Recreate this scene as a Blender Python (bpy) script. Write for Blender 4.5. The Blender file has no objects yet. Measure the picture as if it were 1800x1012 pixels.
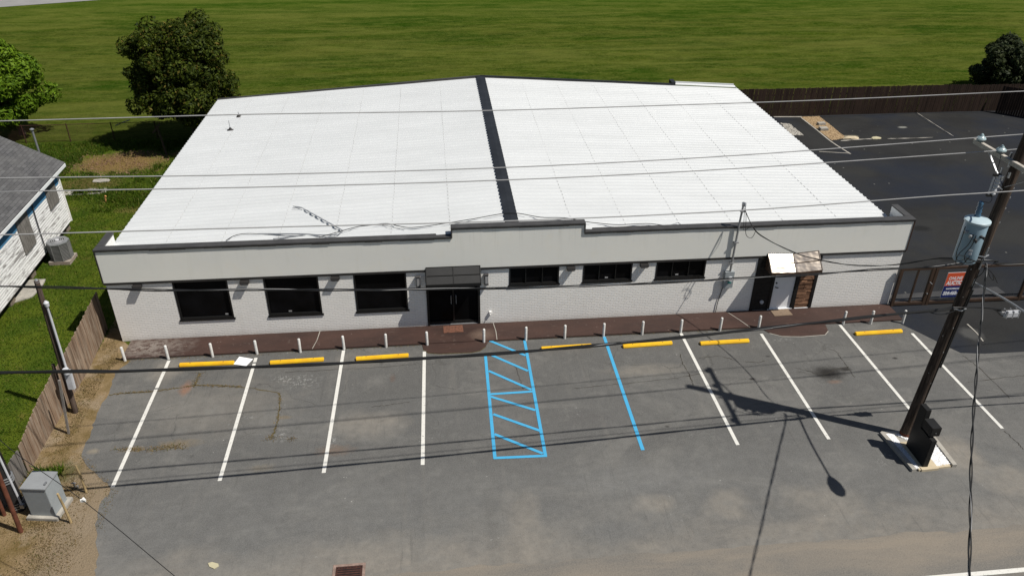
import bpy, bmesh, math, random
import numpy as np
from mathutils import Vector, Matrix

random.seed(7)
rng = np.random.default_rng(7)
S = bpy.context.scene
COL = S.collection

# ------------------------------------------------------------------ camera
CF, CX, CY, CZ, CYAW, CPITCH, CROLL = (1375.098, 11.351636, -24.144606, 16.006308,
                                       -0.104697, 0.538468, 0.009816)
def cam_axes():
    cy, sy = math.cos(CYAW), math.sin(CYAW)
    cp, sp = math.cos(CPITCH), math.sin(CPITCH)
    f = Vector((-sy*cp, cy*cp, -sp)); r = Vector((cy, sy, 0)); u = r.cross(f)
    cr, sr = math.cos(CROLL), math.sin(CROLL)
    return cr*r + sr*u, -sr*r + cr*u, f
AR, AU, AF = cam_axes()
CC = Vector((CX, CY, CZ))
cam = bpy.data.cameras.new('camera'); cam_o = bpy.data.objects.new('camera', cam); COL.objects.link(cam_o)
cam.sensor_width = 36; cam.lens = CF/1800*36; cam.clip_end = 600; cam.clip_start = 0.2
cam_o.matrix_world = Matrix(((AR.x, AU.x, -AF.x, CX), (AR.y, AU.y, -AF.y, CY), (AR.z, AU.z, -AF.z, CZ), (0, 0, 0, 1)))
S.camera = cam_o

# ------------------------------------------------------------------ light
SUN = Vector((0.59, -0.268, 1.0)).normalized()
w = bpy.data.worlds.new('World'); S.world = w; w.use_nodes = True
wn = w.node_tree.nodes; sky = wn.new('ShaderNodeTexSky'); sky.sky_type = 'NISHITA'; sky.sun_disc = False
sky.sun_elevation = math.asin(SUN.z); sky.sun_rotation = math.atan2(SUN.x, SUN.y)
w.node_tree.links.new(sky.outputs[0], wn['Background'].inputs[0]); wn['Background'].inputs[1].default_value = 0.05
sl = bpy.data.lights.new('sun', 'SUN'); sl.energy = 5.0; sl.angle = math.radians(0.55); sl.color = (1, 0.955, 0.885)
so = bpy.data.objects.new('sun', sl); COL.objects.link(so); so.rotation_euler = SUN.to_track_quat('Z', 'Y').to_euler()
so.location = (30, -20, 50)
S.view_settings.view_transform = 'Standard'; S.view_settings.look = 'None'
S.view_settings.exposure = 0.12; S.view_settings.gamma = 1.0

# survey helpers: where a sight line from the survey station meets a real plane
def ray(u, v): return AR*((u-900)/CF) - AU*((v-506)/CF) + AF
def G(u, v, z=0.0):
    d = ray(u, v); return CC + d*((z-CZ)/d.z)
def F(u, v, y=0.0):
    d = ray(u, v); return CC + d*((y-CY)/d.y)
def XP(u, v, x=0.0):
    d = ray(u, v); return CC + d*((x-CX)/d.x)
def PL(u, v, a, b):          # vertical plane through a and b
    d = ray(u, v); n = Vector((b[1]-a[1], a[0]-b[0], 0)); p = Vector((a[0], a[1], 0))
    return CC + d*((p-CC).dot(n)/d.dot(n))

# ------------------------------------------------------------------ materials
class MT:
    def __init__(s, name, rough=0.8, metal=0.0, spec=0.3):
        s.m = bpy.data.materials.new(name); s.m.use_nodes = True
        s.t = s.m.node_tree; s.n = s.t.nodes; s.b = s.n['Principled BSDF']
        s.b.inputs['Roughness'].default_value = rough; s.b.inputs['Metallic'].default_value = metal
        s.b.inputs['Specular IOR Level'].default_value = spec
        s._p = None
    def link(s, a, b): s.t.links.new(a, b)
    def pos(s):
        if s._p is None: s._p = s.n.new('ShaderNodeNewGeometry')
        return s._p.outputs['Position']
    def isl(s):
        s.pos(); return s._p.outputs['Random Per Island']
    def obj(s): return s.n.new('ShaderNodeTexCoord').outputs['Object']
    def mp(s, vec, scale=(1, 1, 1), rot=(0, 0, 0), loc=(0, 0, 0)):
        m = s.n.new('ShaderNodeMapping'); s.link(vec, m.inputs[0])
        m.inputs['Scale'].default_value = scale; m.inputs['Rotation'].default_value = rot; m.inputs['Location'].default_value = loc
        return m.outputs[0]
    def noise(s, vec, scale, det=4, rough=0.55, dist=0.0):
        t = s.n.new('ShaderNodeTexNoise'); s.link(vec, t.inputs['Vector'])
        t.inputs['Scale'].default_value = scale; t.inputs['Detail'].default_value = det
        t.inputs['Roughness'].default_value = rough; t.inputs['Distortion'].default_value = dist
        return t.outputs['Fac']
    def vor(s, vec, scale, feat='F1', out='Distance'):
        t = s.n.new('ShaderNodeTexVoronoi'); t.feature = feat; s.link(vec, t.inputs['Vector'])
        t.inputs['Scale'].default_value = scale; return t.outputs[out]
    def ramp(s, fac, a, b, ca=0.0, cb=1.0):
        r = s.n.new('ShaderNodeMapRange'); r.clamp = True; s.link(fac, r.inputs[0])
        r.inputs[1].default_value = a; r.inputs[2].default_value = b
        r.inputs[3].default_value = ca; r.inputs[4].default_value = cb
        return r.outputs[0]
    def math(s, op, a, b=None):
        n = s.n.new('ShaderNodeMath'); n.operation = op
        for i, x in enumerate((a, b)):
            if x is None: continue
            if isinstance(x, (int, float)): n.inputs[i].default_value = x
            else: s.link(x, n.inputs[i])
        return n.outputs[0]
    def mix(s, fac, a, b, mode='MIX'):
        n = s.n.new('ShaderNodeMix'); n.data_type = 'RGBA'; n.blend_type = mode
        if isinstance(fac, (int, float)): n.inputs[0].default_value = fac
        else: s.link(fac, n.inputs[0])
        for i, x in ((6, a), (7, b)):
            if isinstance(x, tuple): n.inputs[i].default_value = (*x[:3], 1)
            else: s.link(x, n.inputs[i])
        return n.outputs[2]
    def sep(s, vec):
        n = s.n.new('ShaderNodeSeparateXYZ'); s.link(vec, n.inputs[0]); return n.outputs
    def blob(s, cx, cy, rx, ry, soft=0.5, wob=0.0, wsc=1.5, rot=0.0):
        v = s.mp(s.pos(), loc=(-cx, -cy, 0))
        if rot: v = s.mp(v, rot=(0, 0, rot))
        v = s.mp(v, scale=(1/rx, 1/ry, 0))
        l = s.n.new('ShaderNodeVectorMath'); l.operation = 'LENGTH'; s.link(v, l.inputs[0]); d = l.outputs['Value']
        if wob:
            d = s.math('ADD', d, s.math('MULTIPLY', s.math('SUBTRACT', s.noise(s.pos(), wsc, 5), 0.5), wob))
        return s.ramp(d, 1.0-soft, 1.0, 1.0, 0.0)
    def col(s, c):
        if isinstance(c, tuple): s.b.inputs['Base Color'].default_value = (*c[:3], 1)
        else: s.link(c, s.b.inputs['Base Color'])
        return s
    def bump(s, h, st=0.3, dist=0.02):
        b = s.n.new('ShaderNodeBump'); b.inputs['Strength'].default_value = st; b.inputs['Distance'].default_value = dist
        s.link(h, b.inputs['Height']); s.link(b.outputs[0], s.b.inputs['Normal']); return s

def simple(name, c, rough=0.6, metal=0.0, var=0.25, sc=3.0, spec=0.3, bump=0.0):
    m = MT(name, rough, metal, spec); p = m.pos()
    n = m.noise(p, sc, 6, 0.65)
    d = tuple(x*(1-var) for x in c); l = tuple(min(1, x*(1+var*0.6)) for x in c)
    m.col(m.mix(m.ramp(n, 0.3, 0.7), d, l))
    if bump: m.bump(m.noise(p, sc*12, 4), bump, 0.01)
    return m.m

M = {}
# asphalt of the forecourt
m = MT('asphalt', 0.9, 0, 0.2); p = m.pos(); xyz = m.sep(p)
base = m.mix(m.ramp(m.noise(p, 0.35, 6, 0.6, 0.4), 0.3, 0.7), (0.080, 0.078, 0.075), (0.112, 0.110, 0.108))
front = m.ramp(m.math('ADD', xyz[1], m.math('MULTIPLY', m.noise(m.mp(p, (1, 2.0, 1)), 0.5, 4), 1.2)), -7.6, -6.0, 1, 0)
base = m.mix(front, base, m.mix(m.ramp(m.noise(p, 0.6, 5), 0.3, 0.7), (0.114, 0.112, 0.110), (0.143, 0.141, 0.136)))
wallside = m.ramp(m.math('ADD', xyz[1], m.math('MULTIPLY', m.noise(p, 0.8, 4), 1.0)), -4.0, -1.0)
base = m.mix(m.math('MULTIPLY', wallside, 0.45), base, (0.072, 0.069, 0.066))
# worn grooves running parallel to the street and along the drive
str1 = m.noise(m.mp(p, (0.25, 3.0, 1)), 1.3, 5, 0.6)
base = m.mix(m.ramp(str1, 0.5, 0.75, 0, 0.35), base, (0.085, 0.083, 0.08))
str2 = m.noise(m.mp(p, (3.0, 0.2, 1)), 0.9, 4, 0.6)
base = m.mix(m.math('MULTIPLY', m.ramp(str2, 0.56, 0.7), 0.25), base, (0.19, 0.175, 0.155))
# blown sand
sand = (0.29, 0.255, 0.21)
sg = m.ramp(m.math('ADD', xyz[1], m.math('MULTIPLY', m.math('SUBTRACT', m.noise(m.mp(p, (0.6, 1.0, 1)), 0.9, 6, 0.65), 0.5), 4.2)), -11.1, -9.4, 0.62, 0)
base = m.mix(sg, base, sand)
for (bx, by, rx, ry, a, wv) in [(8.9, -5.3, 1.6, .8, .42, 1.0), (2.0, -1.9, .75, .9, .42, .9), (26.3, -8.2, .95, 1.1, .85, .7), (27.2, -9.3, 1.0, .7, .45, 1.2),
                               (16.9, -9.3, .7, .45, .45, 1.3), (18.9, -9.4, .75, .7, .38, 1.3), (13.2, -9.8, .7, 1.8, .3, 1.4), (4.0, -4.0, 2.8, 2.0, .22, 1.4),
                               (21.5, -9.6, 1.5, .8, .35, 1.3), (18.2, -3.3, 1.8, .45, .35, .8), (8.2, -1.9, 1.2, .6, .18, 1.5), (9.5, -10.4, 2.2, .9, .3, 1.5)]:
    base = m.mix(m.math('MULTIPLY', m.blob(bx, by, rx, ry, .6, wv), min(.85, a*1.45)), base, sand)
# brown dead-grass patches and rust
mac = m.noise(m.mp(p, (.5, .9, 1), loc=(2, 9, 0)), .55, 7, .68, .8)
base = m.mix(m.ramp(mac, .50, .62, 0, .38), base, (.215, .205, .188))
base = m.mix(m.ramp(mac, .46, .34, 0, .35), base, (.085, .084, .083))
for (bx, by, rx, ry, a, c) in [(15.6, -10.1, 1.9, .6, .5, (.105, .108, .112)), (12.4, -9.6, .25, 1.6, .45, (.10, .095, .088)), (20.6, -9.9, 1.2, .45, .5, (.10, .10, .10)), (16.7, -8.4, 2.4, .8, .35, (.19, .19, .188)), (2.1, -5.75, .45, .16, .9, (.17, .12, .06)), (3.35, -5.65, .75, .26, .75, (.20, .145, .075)), (.95, -5.75, .22, .16, .8, (.3, .25, .18)),
                              (2.9, -2.95, .25, .45, .7, (.30, .12, .05)), (8.0, -6.35, .7, .3, .55, (.19, .11, .06)), (6.3, -4.7, .3, .12, .6, (.2, .14, .07)),
                              (24.3, -4.05, .78, .56, 1.0, (.016, .014, .013)), (24.9, -3.9, .3, .16, .7, (.03, .025, .02)), (24.3, -4.5, .3, .13, .5, (.25, .12, .06)),
                              (9.6, -3.0, .12, .3, .7, (.1, .05, .03)), (6.0, -6.9, .5, .2, .35, (.22, .17, .1)), (14.9, -4.0, 1.4, .6, .2, (.05, .05, .05)),
                              (15.8, -5.6, .9, .5, .25, (.06, .05, .05))]:
    base = m.mix(m.math('MULTIPLY', m.blob(bx, by, rx, ry, .7, 1.1, 5.0), a), base, c)
# oil drips, pale chips
dr = m.vor(m.mp(p, (1, 1, 0)), 0.75); dm = m.ramp(dr, 0.03, 0.075, 1, 0)
base = m.mix(m.math('MULTIPLY', dm, m.ramp(m.noise(p, 0.31, 2), 0.52, 0.6, 0, 0.75)), base, (0.03, 0.028, 0.027))
ch = m.vor(m.mp(p, (1, 1, 0), loc=(3, 7, 0)), 3.3)
base = m.mix(m.math('MULTIPLY', m.ramp(ch, 0.04, 0.08, 1, 0), m.ramp(m.noise(p, 0.45, 3), 0.56, 0.64)), base, (0.42, 0.41, 0.38))
wp = m.noise(p, 7.0, 5, 0.7)
base = m.mix(m.math('MULTIPLY', m.ramp(wp, 0.62, 0.7), m.ramp(m.noise(m.mp(p, loc=(11, 3, 0)), 0.4, 3), 0.6, 0.68)), base, (0.45, 0.45, 0.43))
# hairline cracks
wv = m.n.new('ShaderNodeVectorMath'); wv.operation = 'ADD'
nz = m.n.new('ShaderNodeTexNoise'); m.link(p, nz.inputs['Vector']); nz.inputs['Scale'].default_value = 1.2; nz.inputs['Detail'].default_value = 5
m.link(p, wv.inputs[0]); m.link(nz.outputs['Color'], wv.inputs[1])
ck = m.ramp(m.vor(m.mp(wv.outputs[0], (1, 1, 0)), 0.42, 'DISTANCE_TO_EDGE'), 0.0, 0.010, 1, 0)
ck = m.math('MULTIPLY', ck, m.math('MULTIPLY', m.ramp(m.noise(p, 0.5, 4), 0.48, 0.56), m.ramp(xyz[1], -6.2, -5.2)))
base = m.mix(m.math('MULTIPLY', ck, 0.75), base, (0.035, 0.033, 0.03))
for (bx, by, rx, ry) in [(6.6, -2.9, .8, .5), (5.9, -2.7, .4, .3), (6.35, -5.6, .32, .38), (7.9, -5.9, .2, .4), (5.2, -4.6, .25, .1), (24.2, -8.0, .3, .15), (23.9, -8.3, .2, .25), (23.5, -1.95, .5, .12)]:
    base = m.mix(m.math('MULTIPLY', m.blob(bx, by, rx, ry, .9, .6, 2.0), m.ramp(m.noise(p, 9, 4, .75), .52, .60, 0, .8)), base, (0.42, 0.42, 0.40))
# aggregate, tyre scuffs and a patched rectangle with hard edges
md = m.noise(p, 3.2, 6, 0.72)
base = m.mix(m.ramp(md, 0.38, 0.64, 0.34, 0), base, (0.055, 0.054, 0.052))
base = m.mix(m.ramp(m.noise(m.mp(p, loc=(7, 9, 0)), 1.6, 6, 0.7), 0.54, 0.66, 0, 0.30), base, (0.19, 0.185, 0.172))
sc_ = m.noise(m.mp(p, (7.0, .35, 1), (0, 0, .12)), 1.1, 4, 0.6)
base = m.mix(m.math('MULTIPLY', m.ramp(sc_, 0.58, 0.66), m.ramp(m.noise(p, .35, 3), .46, .58, 0, .32)), base, (0.045, 0.044, 0.043))
sp = m.noise(p, 34, 3, 0.75)
base = m.mix(m.ramp(sp, 0.3, 0.72, 0.0, 0.42), base, (0.27, 0.265, 0.25))
base = m.mix(m.ramp(m.noise(p, 21, 3, 0.7), 0.58, 0.76, 0, 0.4), base, (0.05, 0.05, 0.05))
for (bx, by, rx, ry, a) in [(24.3, -4.0, .62, .42, .85), (24.95, -3.85, .26, .14, .8), (18.1, -6.2, .1, .08, .6), (22.6, -2.9, .12, .06, .7), (21.6, -4.1, .14, .08, .8), (27.0, -3.4, .12, .08, .8), (9.2, -1.95, .1, .3, .6)]:
    base = m.mix(m.math('MULTIPLY', m.blob(bx, by, rx, ry, .7, .8, 4.0), a), base, (.017, .015, .014))
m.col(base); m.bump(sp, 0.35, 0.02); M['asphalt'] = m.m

m = MT('dark_asphalt', 0.85, 0, 0.2); p = m.pos()
b = m.mix(m.ramp(m.noise(p, 0.28, 5, 0.6, 0.5), 0.35, 0.65), (0.013, 0.013, 0.014), (0.026, 0.026, 0.026))
b = m.mix(m.ramp(m.noise(m.mp(p, (1, 1, 1), loc=(5, 5, 0)), 0.16, 4), 0.46, 0.60, 0, 0.7), b, (0.008, 0.013, 0.027))
for (bx, by, rx, ry, a, c) in [(30.6, -2.2, .5, .5, .5, (.12, .12, .12)), (33.5, 6.2, .55, .35, .9, (.006, .006, .006)), (33, 3.2, .5, .2, .9, (.006, .006, .006)), (30.6, 6.6, .3, .2, .9, (.007, .007, .007)),
                              (29.5, 2.4, .4, .22, .9, (.007, .007, .007)), (40, 19.6, .35, .2, .8, (.3, .3, .28)), (36, 18.3, .6, .25, .8, (.3, .27, .2))]:
    b = m.mix(m.math('MULTIPLY', m.blob(bx, by, rx, ry, .5, .9, 3.0), a), b, c)
b = m.mix(m.ramp(m.noise(p, 28, 3, 0.7), 0.4, 0.75, 0, 0.3), b, (0.055, 0.055, 0.055))
b = m.mix(m.math('MULTIPLY', m.ramp(m.vor(m.mp(p, (1, 1, 0)), 1.1), 0.03, 0.06, 1, 0), 0.6), b, (0.25, 0.25, 0.23))
m.col(b); m.bump(m.noise(p, 30, 3), 0.25, 0.02); M['dark_asphalt'] = m.m

m = MT('road_surface', 0.92, 0, 0.2); p = m.pos(); xyz = m.sep(p)
b = m.mix(m.ramp(m.noise(m.mp(p, (0.35, 1.4, 1)), 0.8, 6, 0.62, 0.5), 0.35, 0.66), (0.165, 0.155, 0.142), (0.265, 0.225, 0.18))
b = m.mix(m.ramp(m.math('ADD', xyz[1], m.math('MULTIPLY', m.noise(p, 0.8, 4), 0.6)), -12.1, -11.5, 0.75, 0), b, (0.15, 0.148, 0.142))
b = m.mix(m.ramp(m.noise(p, 30, 3, 0.8), 0.35, 0.72, 0, 0.5), b, (0.34, 0.30, 0.25))
b = m.mix(m.ramp(m.noise(p, 18, 3, 0.8), 0.58, 0.74, 0, 0.5), b, (0.07, 0.065, 0.06))
m.col(b); m.bump(m.noise(p, 30, 3), 0.4, 0.02); M['road'] = m.m

m = MT('field_grass', 1.0, 0, 0.0); p = m.pos(); xyz = m.sep(p)
b = m.mix(m.ramp(m.noise(m.mp(p, (0.09, 0.34, 1), (0, 0, -.03)), 1.0, 7, 0.68, 0.8), 0.38, 0.62), (0.016, 0.050, 0.003), (0.058, 0.088, 0.008))
b = m.mix(m.ramp(m.noise(m.mp(p, (0.045, 0.60, 1), (0, 0, -.02), (4, 2, 0)), 1.0, 6, 0.65, .4), 0.5, 0.68, 0, 0.7), b, (0.105, 0.100, 0.026))
b = m.mix(m.ramp(m.noise(m.mp(p, (0.16, 0.42, 1), loc=(9, 2, 0)), 0.8, 6, 0.7, .5), 0.52, 0.64, 0, 0.8), b, (0.010, 0.036, 0.003))
for (bx, by, rx, ry, a) in [(-7.5, 30.5, 2.6, 1.3, .7), (-10, 27.5, 1.6, .8, .75), (2.0, 37, 3.0, 1.2, .7), (8, 38.5, 3.2, 1.2, .7), (3.2, 33, 2.4, 1.0, .75), (14, 41, 4, 1.3, .6), (7.5, 42, 3, 1.0, .5), (-9, 41, 4, 1.5, .5), (33, 36, 5, 1.1, .5), (24, 31, 3, 1, .5), (-14, 35, 3, 1.4, .6)]:
    b = m.mix(m.math('MULTIPLY', m.blob(bx, by, rx, ry, .8, 1.1, 1.2), a), b, (0.009, 0.034, 0.003))
b = m.mix(m.ramp(m.noise(m.mp(p, (.6, 1.3, 1)), 1.6, 7, 0.8), 0.40, 0.66, 0, 0.6), b, (0.088, 0.105, 0.018))
b = m.mix(m.ramp(m.noise(m.mp(p, (.9, 1.0, 1)), 3.2, 7, 0.9), 0.46, 0.60, 0, 0.75), b, (0.012, 0.028, 0.002))
b = m.mix(m.ramp(m.noise(m.mp(p, (.9, .9, 1), loc=(3, 3, 0)), 5.0, 5, 0.9), 0.50, 0.66, 0, 0.6), b, (0.15, 0.165, 0.05))
b = m.mix(m.math('MULTIPLY', m.ramp(m.math('ADD', m.math('ABSOLUTE', m.math('SUBTRACT', xyz[1], 27.0)), m.math('MULTIPLY', m.noise(m.mp(p, (.3, 1, 1)), 1.2, 5), 1.6)), .8, 2.2, .7, 0), m.ramp(xyz[0], 4, 16)), b, (0.12, 0.105, 0.035))
b = m.mix(m.ramp(m.noise(m.mp(p, (.16, .5, 1), loc=(31, 8, 0)), 1.1, 7, 0.72, .6), 0.47, 0.66, 0, 0.55), b, (0.112, 0.122, 0.026))
b = m.mix(m.ramp(xyz[1], 48, 60, 0, .5), b, (0.05, 0.10, 0.01))
band = m.noise(m.mp(p, (.045, .26, 1), (0, 0, -.02), (14, 6, 0)), 1.0, 7, 0.70, 1.6)
b = m.mix(m.ramp(band, 0.46, 0.66, 0, .50), b, (0.150, 0.160, 0.040))
b = m.mix(m.ramp(band, 0.47, 0.34, 0, .50), b, (0.012, 0.052, 0.002))
b = m.mix(m.math('MULTIPLY', m.ramp(m.noise(m.mp(p, (.35, .8, 1), loc=(5, 5, 0)), 1.4, 7, .8), .48, .62), .45), b, (0.135, 0.160, 0.035))
m.col(b); m.bump(m.noise(p, 6, 5, 0.8), 0.6, 0.10); M['field'] = m.m

m = MT('yard_grass', 0.95, 0, 0.1); p = m.pos(); xyz = m.sep(p)
b = m.mix(m.ramp(m.noise(p, 0.7, 5, 0.6, 0.4), 0.35, 0.62), (0.032, 0.075, 0.007), (0.105, 0.135, 0.018))
b = m.mix(m.ramp(m.noise(m.mp(p, loc=(3, 1, 0)), 0.9, 5, 0.65), 0.58, 0.70, 0, 0.8), b, (0.17, 0.135, 0.065))
b = m.mix(m.ramp(m.noise(p, 11, 5, 0.8), 0.35, 0.7, 0, 0.45), b, (0.15, 0.19, 0.03))
b = m.mix(m.ramp(m.noise(p, 16, 4, 0.8), 0.52, 0.66, 0, 0.6), b, (0.012, 0.028, 0.003))
for (bx, by, rx, ry, a, c) in [(-5.6, 17.4, 2.6, 1.6, .95, (.205, .125, .080)), (-6.2, 14.6, 2.0, 1.0, .7, (.17, .12, .08)), (-2.6, 11.2, 1.6, .5, .7, (.19, .15, .08)), (-1.1, 14.3, .8, 2.4, .7, (.16, .12, .07)), (-2.5, 18.6, .8, .6, .8, (.2, .13, .09))]:
    b = m.mix(m.math('MULTIPLY', m.blob(bx, by, rx, ry, .45, .9, 1.6), a), b, c)
b = m.mix(m.math('MULTIPLY', m.blob(-5.6, 17.4, 2.8, 1.8, .3, .9, 1.6), m.ramp(m.noise(p, 14, 5, .8), .45, .62, 0, .7)), b, (.34, .25, .17))
m.col(b); m.bump(m.noise(p, 14, 4, 0.7), 0.9, 0.08); M['yard'] = m.m

m = MT('dirt', 0.95, 0, 0.1); p = m.pos()
b = m.mix(m.ramp(m.noise(p, 1.3, 6, 0.65, 0.4), 0.36, 0.62), (0.17, 0.13, 0.06), (0.29, 0.225, 0.145))
b = m.mix(m.ramp(m.noise(m.mp(p, loc=(2, 5, 0)), 1.0, 5), 0.52, 0.62, 0, 0.85), b, (0.31, 0.26, 0.20))
b = m.mix(m.ramp(m.noise(p, 13, 5, 0.8), 0.5, 0.7, 0, 0.45), b, (0.11, 0.085, 0.04))
b = m.mix(m.ramp(m.math('ADD', m.sep(p)[0], m.math('MULTIPLY', m.noise(p, 1.8, 5), .9)), 1.0, 1.7, 0, .75), b, (.27, .23, .185))
b = m.mix(m.ramp(m.noise(p, 24, 3, 0.8), 0.58, 0.72, 0, 0.6), b, (0.46, 0.38, 0.25))
b = m.mix(m.math('MULTIPLY', m.blob(.3, -6.6, .7, .6, .6, .9, 3), .65), b, (0.06, 0.08, 0.02))
m.col(b); m.bump(m.noise(p, 16, 4, 0.7), 0.9, 0.06); M['dirt'] = m.m

m = MT('brown_paint', 0.7, 0, 0.3); p = m.pos()
b = m.mix(m.ramp(m.noise(m.mp(p, (.4, 1, 1)), 1.0, 6, 0.65), 0.33, 0.68), (0.036, 0.024, 0.022), (0.066, 0.040, 0.034))
b = m.mix(m.math('MULTIPLY', m.blob(.95, -.5, 1.9, .95, .9, .7, 3), m.ramp(m.noise(m.mp(p, (1, 1.5, 1)), 4.5, 7, .8), .44, .52, .1, .95)), b, (0.22, 0.22, 0.215))
b = m.mix(m.ramp(m.noise(m.mp(p, (.5, 1.2, 1)), 3.0, 7, .8), .56, .68, 0, .4), b, (0.085, 0.055, 0.047))
b = m.mix(m.math('MULTIPLY', m.ramp(m.noise(m.mp(p, (1, 1.6, 1)), 5.0, 6, 0.7), 0.62, 0.68), m.ramp(xyz[0] if False else m.sep(p)[0], 1.0, 6.0, .9, .22)), b, (0.30, 0.28, 0.26))
b = m.mix(m.math('MULTIPLY', m.blob(12.75, -.75, .6, .45, .8, .8, 3), .45), b, (0.22, 0.18, 0.15))
b = m.mix(m.math('MULTIPLY', m.ramp(m.vor(m.mp(p, (1, 1, 0)), 2.6), 0.03, 0.06, 1, 0), 0.5), b, (0.38, 0.36, 0.33))
b = m.mix(m.ramp(m.noise(p, 26, 3, 0.7), 0.5, 0.75, 0, 0.35), b, (0.02, 0.014, 0.013))
m.col(b); m.bump(m.noise(p, 20, 3), 0.25, 0.01); M['brown_paint'] = m.m

def brick_mat(name, c1, c2, mortar, bw=0.203, bh=0.073, ms=0.010):
    m = MT(name, 0.75, 0, 0.25); p = m.pos(); s = m.sep(p)
    cmb = m.n.new('ShaderNodeCombineXYZ'); m.link(m.math('ADD', s[0], s[1]), cmb.inputs[0]); m.link(s[2], cmb.inputs[1])
    br = m.n.new('ShaderNodeTexBrick'); m.link(cmb.outputs[0], br.inputs['Vector'])
    br.inputs['Scale'].default_value = 1; br.inputs['Brick Width'].default_value = bw; br.inputs['Row Height'].default_value = bh
    br.inputs['Mortar Size'].default_value = ms; br.inputs['Mortar Smooth'].default_value = 0.3
    br.inputs['Color1'].default_value = (*c1, 1); br.inputs['Color2'].default_value = (*c2, 1); br.inputs['Mortar'].default_value = (*mortar, 1)
    c = m.mix(m.ramp(m.noise(p, 0.8, 6, 0.65), 0.4, 0.75, 0, 0.22), br.outputs['Color'], (0.68, 0.66, 0.60))
    c = m.mix(m.ramp(m.math('ADD', s[2], m.math('MULTIPLY', m.noise(m.mp(p, (1, 1, .3)), 2.5, 5), .3)), .12, .42, .45, 0), c, (.42, .38, .34))
    c = m.mix(m.ramp(m.noise(m.mp(p, (2, 2, .5)), 2.2, 5, 0.6), 0.58, 0.75, 0, 0.22), c, (0.62, 0.60, 0.55))
    m.col(c)
    h = m.math('ADD', m.math('MULTIPLY', br.outputs['Fac'], -1.0), m.math('MULTIPLY', m.noise(p, 26, 3), 0.35))
    m.bump(h, 0.6, 0.012); return m.m
M['white_brick'] = brick_mat('white_brick', (0.86, 0.84, 0.80), (0.80, 0.785, 0.75), (0.73, 0.715, 0.68))

m = MT('stucco', 0.85, 0, 0.2); p = m.pos()
b = m.mix(m.ramp(m.noise(m.mp(p, (.5, 1, 1)), 0.5, 5, 0.6), 0.35, 0.7), (0.70, 0.685, 0.645), (0.75, 0.725, 0.665))
b = m.mix(m.ramp(m.noise(m.mp(p, (2.0, 1, .35)), 1.1, 5), 0.56, 0.75, 0, 0.25), b, (0.55, 0.54, 0.47))
s = m.sep(p); b = m.mix(m.math('MULTIPLY', m.ramp(m.noise(m.mp(p, (3.5, 1, .22)), 1.6, 5, .7), .52, .72), m.ramp(s[2], 2.9, 3.7, .0, .38)), b, (0.47, 0.455, 0.41))
b = m.mix(m.math('MULTIPLY', m.ramp(m.noise(p, 1.3, 5, .7), .55, .7), .22), b, (0.72, 0.66, 0.54))
m.col(b); m.bump(m.noise(p, 40, 3), 0.2, 0.006); M['stucco'] = m.m

m = MT('white_metal_roof', 0.5, 0, 0.4); p = m.pos()
b = m.mix(m.ramp(m.noise(m.mp(p, (.35, 1.3, 1)), 0.9, 5, 0.6), 0.35, 0.72), (0.575, 0.585, 0.585), (0.52, 0.53, 0.53))
b = m.mix(m.ramp(m.noise(m.mp(p, (.12, 3.3, 1)), 1.6, 4, 0.7), 0.56, 0.75, 0, 0.35), b, (0.45, 0.46, 0.45))
m.col(b); M['roof'] = m.m

M['trim'] = simple('dark_trim', (0.030, 0.028, 0.027), 0.5, 0, 0.3, 2)
M['coping'] = simple('coping_metal', (0.075, 0.073, 0.072), 0.5, 0, 0.25, 2)
M['ridge'] = simple('ridge_metal', (0.018, 0.020, 0.024), 0.55, 0, 0.35, 1.5)
M['frame'] = simple('window_frame_black', (0.010, 0.010, 0.010), 0.4, 0, 0.2, 3)
M['black'] = simple('matte_black', (0.010, 0.0098, 0.0095), 0.55, 0, 0.3, 3)
M['canopy'] = simple('black_canopy_metal', (0.019, 0.019, 0.019), 0.6, 0, 0.25, 2)
m = MT('dark_glass', 0.35, 0, 0.06); p = m.pos(); m.col(m.mix(m.ramp(m.noise(p, 1.2, 3), .3, .7), (0.002, 0.002, 0.002), (0.006, 0.006, 0.007))); M['glass'] = m.m
m = MT('stainless_panel', 0.12, 1.0, 0.5); p = m.pos()
m.col(m.mix(m.ramp(m.noise(p, 1.8, 4), .3, .7), (0.62, 0.56, 0.48), (0.46, 0.40, 0.33)))
m.link(m.ramp(m.noise(m.mp(p, (1, 1, 8)), 2, 4), .3, .7, .10, .14), m.b.inputs['Roughness']); m.bump(m.noise(p, 1.7, 2), .5, .035); M['steel'] = m.m
m = MT('rustic_boards', 0.8, 0, 0.2); p = m.pos(); s = m.sep(p)
row = m.math('FLOOR', m.math('MULTIPLY', s[2], 1/0.055)); wn_ = m.n.new('ShaderNodeTexWhiteNoise'); wn_.noise_dimensions = '2D'
cm = m.n.new('ShaderNodeCombineXYZ'); m.link(row, cm.inputs[0]); m.link(m.math('FLOOR', m.math('MULTIPLY', m.math('ADD', s[0], m.math('MULTIPLY', row, .37)), 2.2)), cm.inputs[1]); m.link(cm.outputs[0], wn_.inputs['Vector'])
b = m.mix(wn_.outputs['Value'], (0.07, 0.035, 0.02), (0.36, 0.20, 0.12))
b = m.mix(m.ramp(m.noise(m.mp(p, (2, 1, 20)), 3, 4), .45, .7, 0, .6), b, (0.03, 0.015, 0.01))
m.col(b); m.bump(wn_.outputs['Value'], 0.8, 0.02); M['rustic'] = m.m
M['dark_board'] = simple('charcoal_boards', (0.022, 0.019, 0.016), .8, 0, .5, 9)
M['white_paint'] = simple('white_paint', (0.78, 0.77, 0.74), 0.5, 0, 0.1, 2)
M['door_white'] = simple('white_door_paint', (0.80, 0.81, 0.82), 0.5, 0, 0.05, 2)

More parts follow.
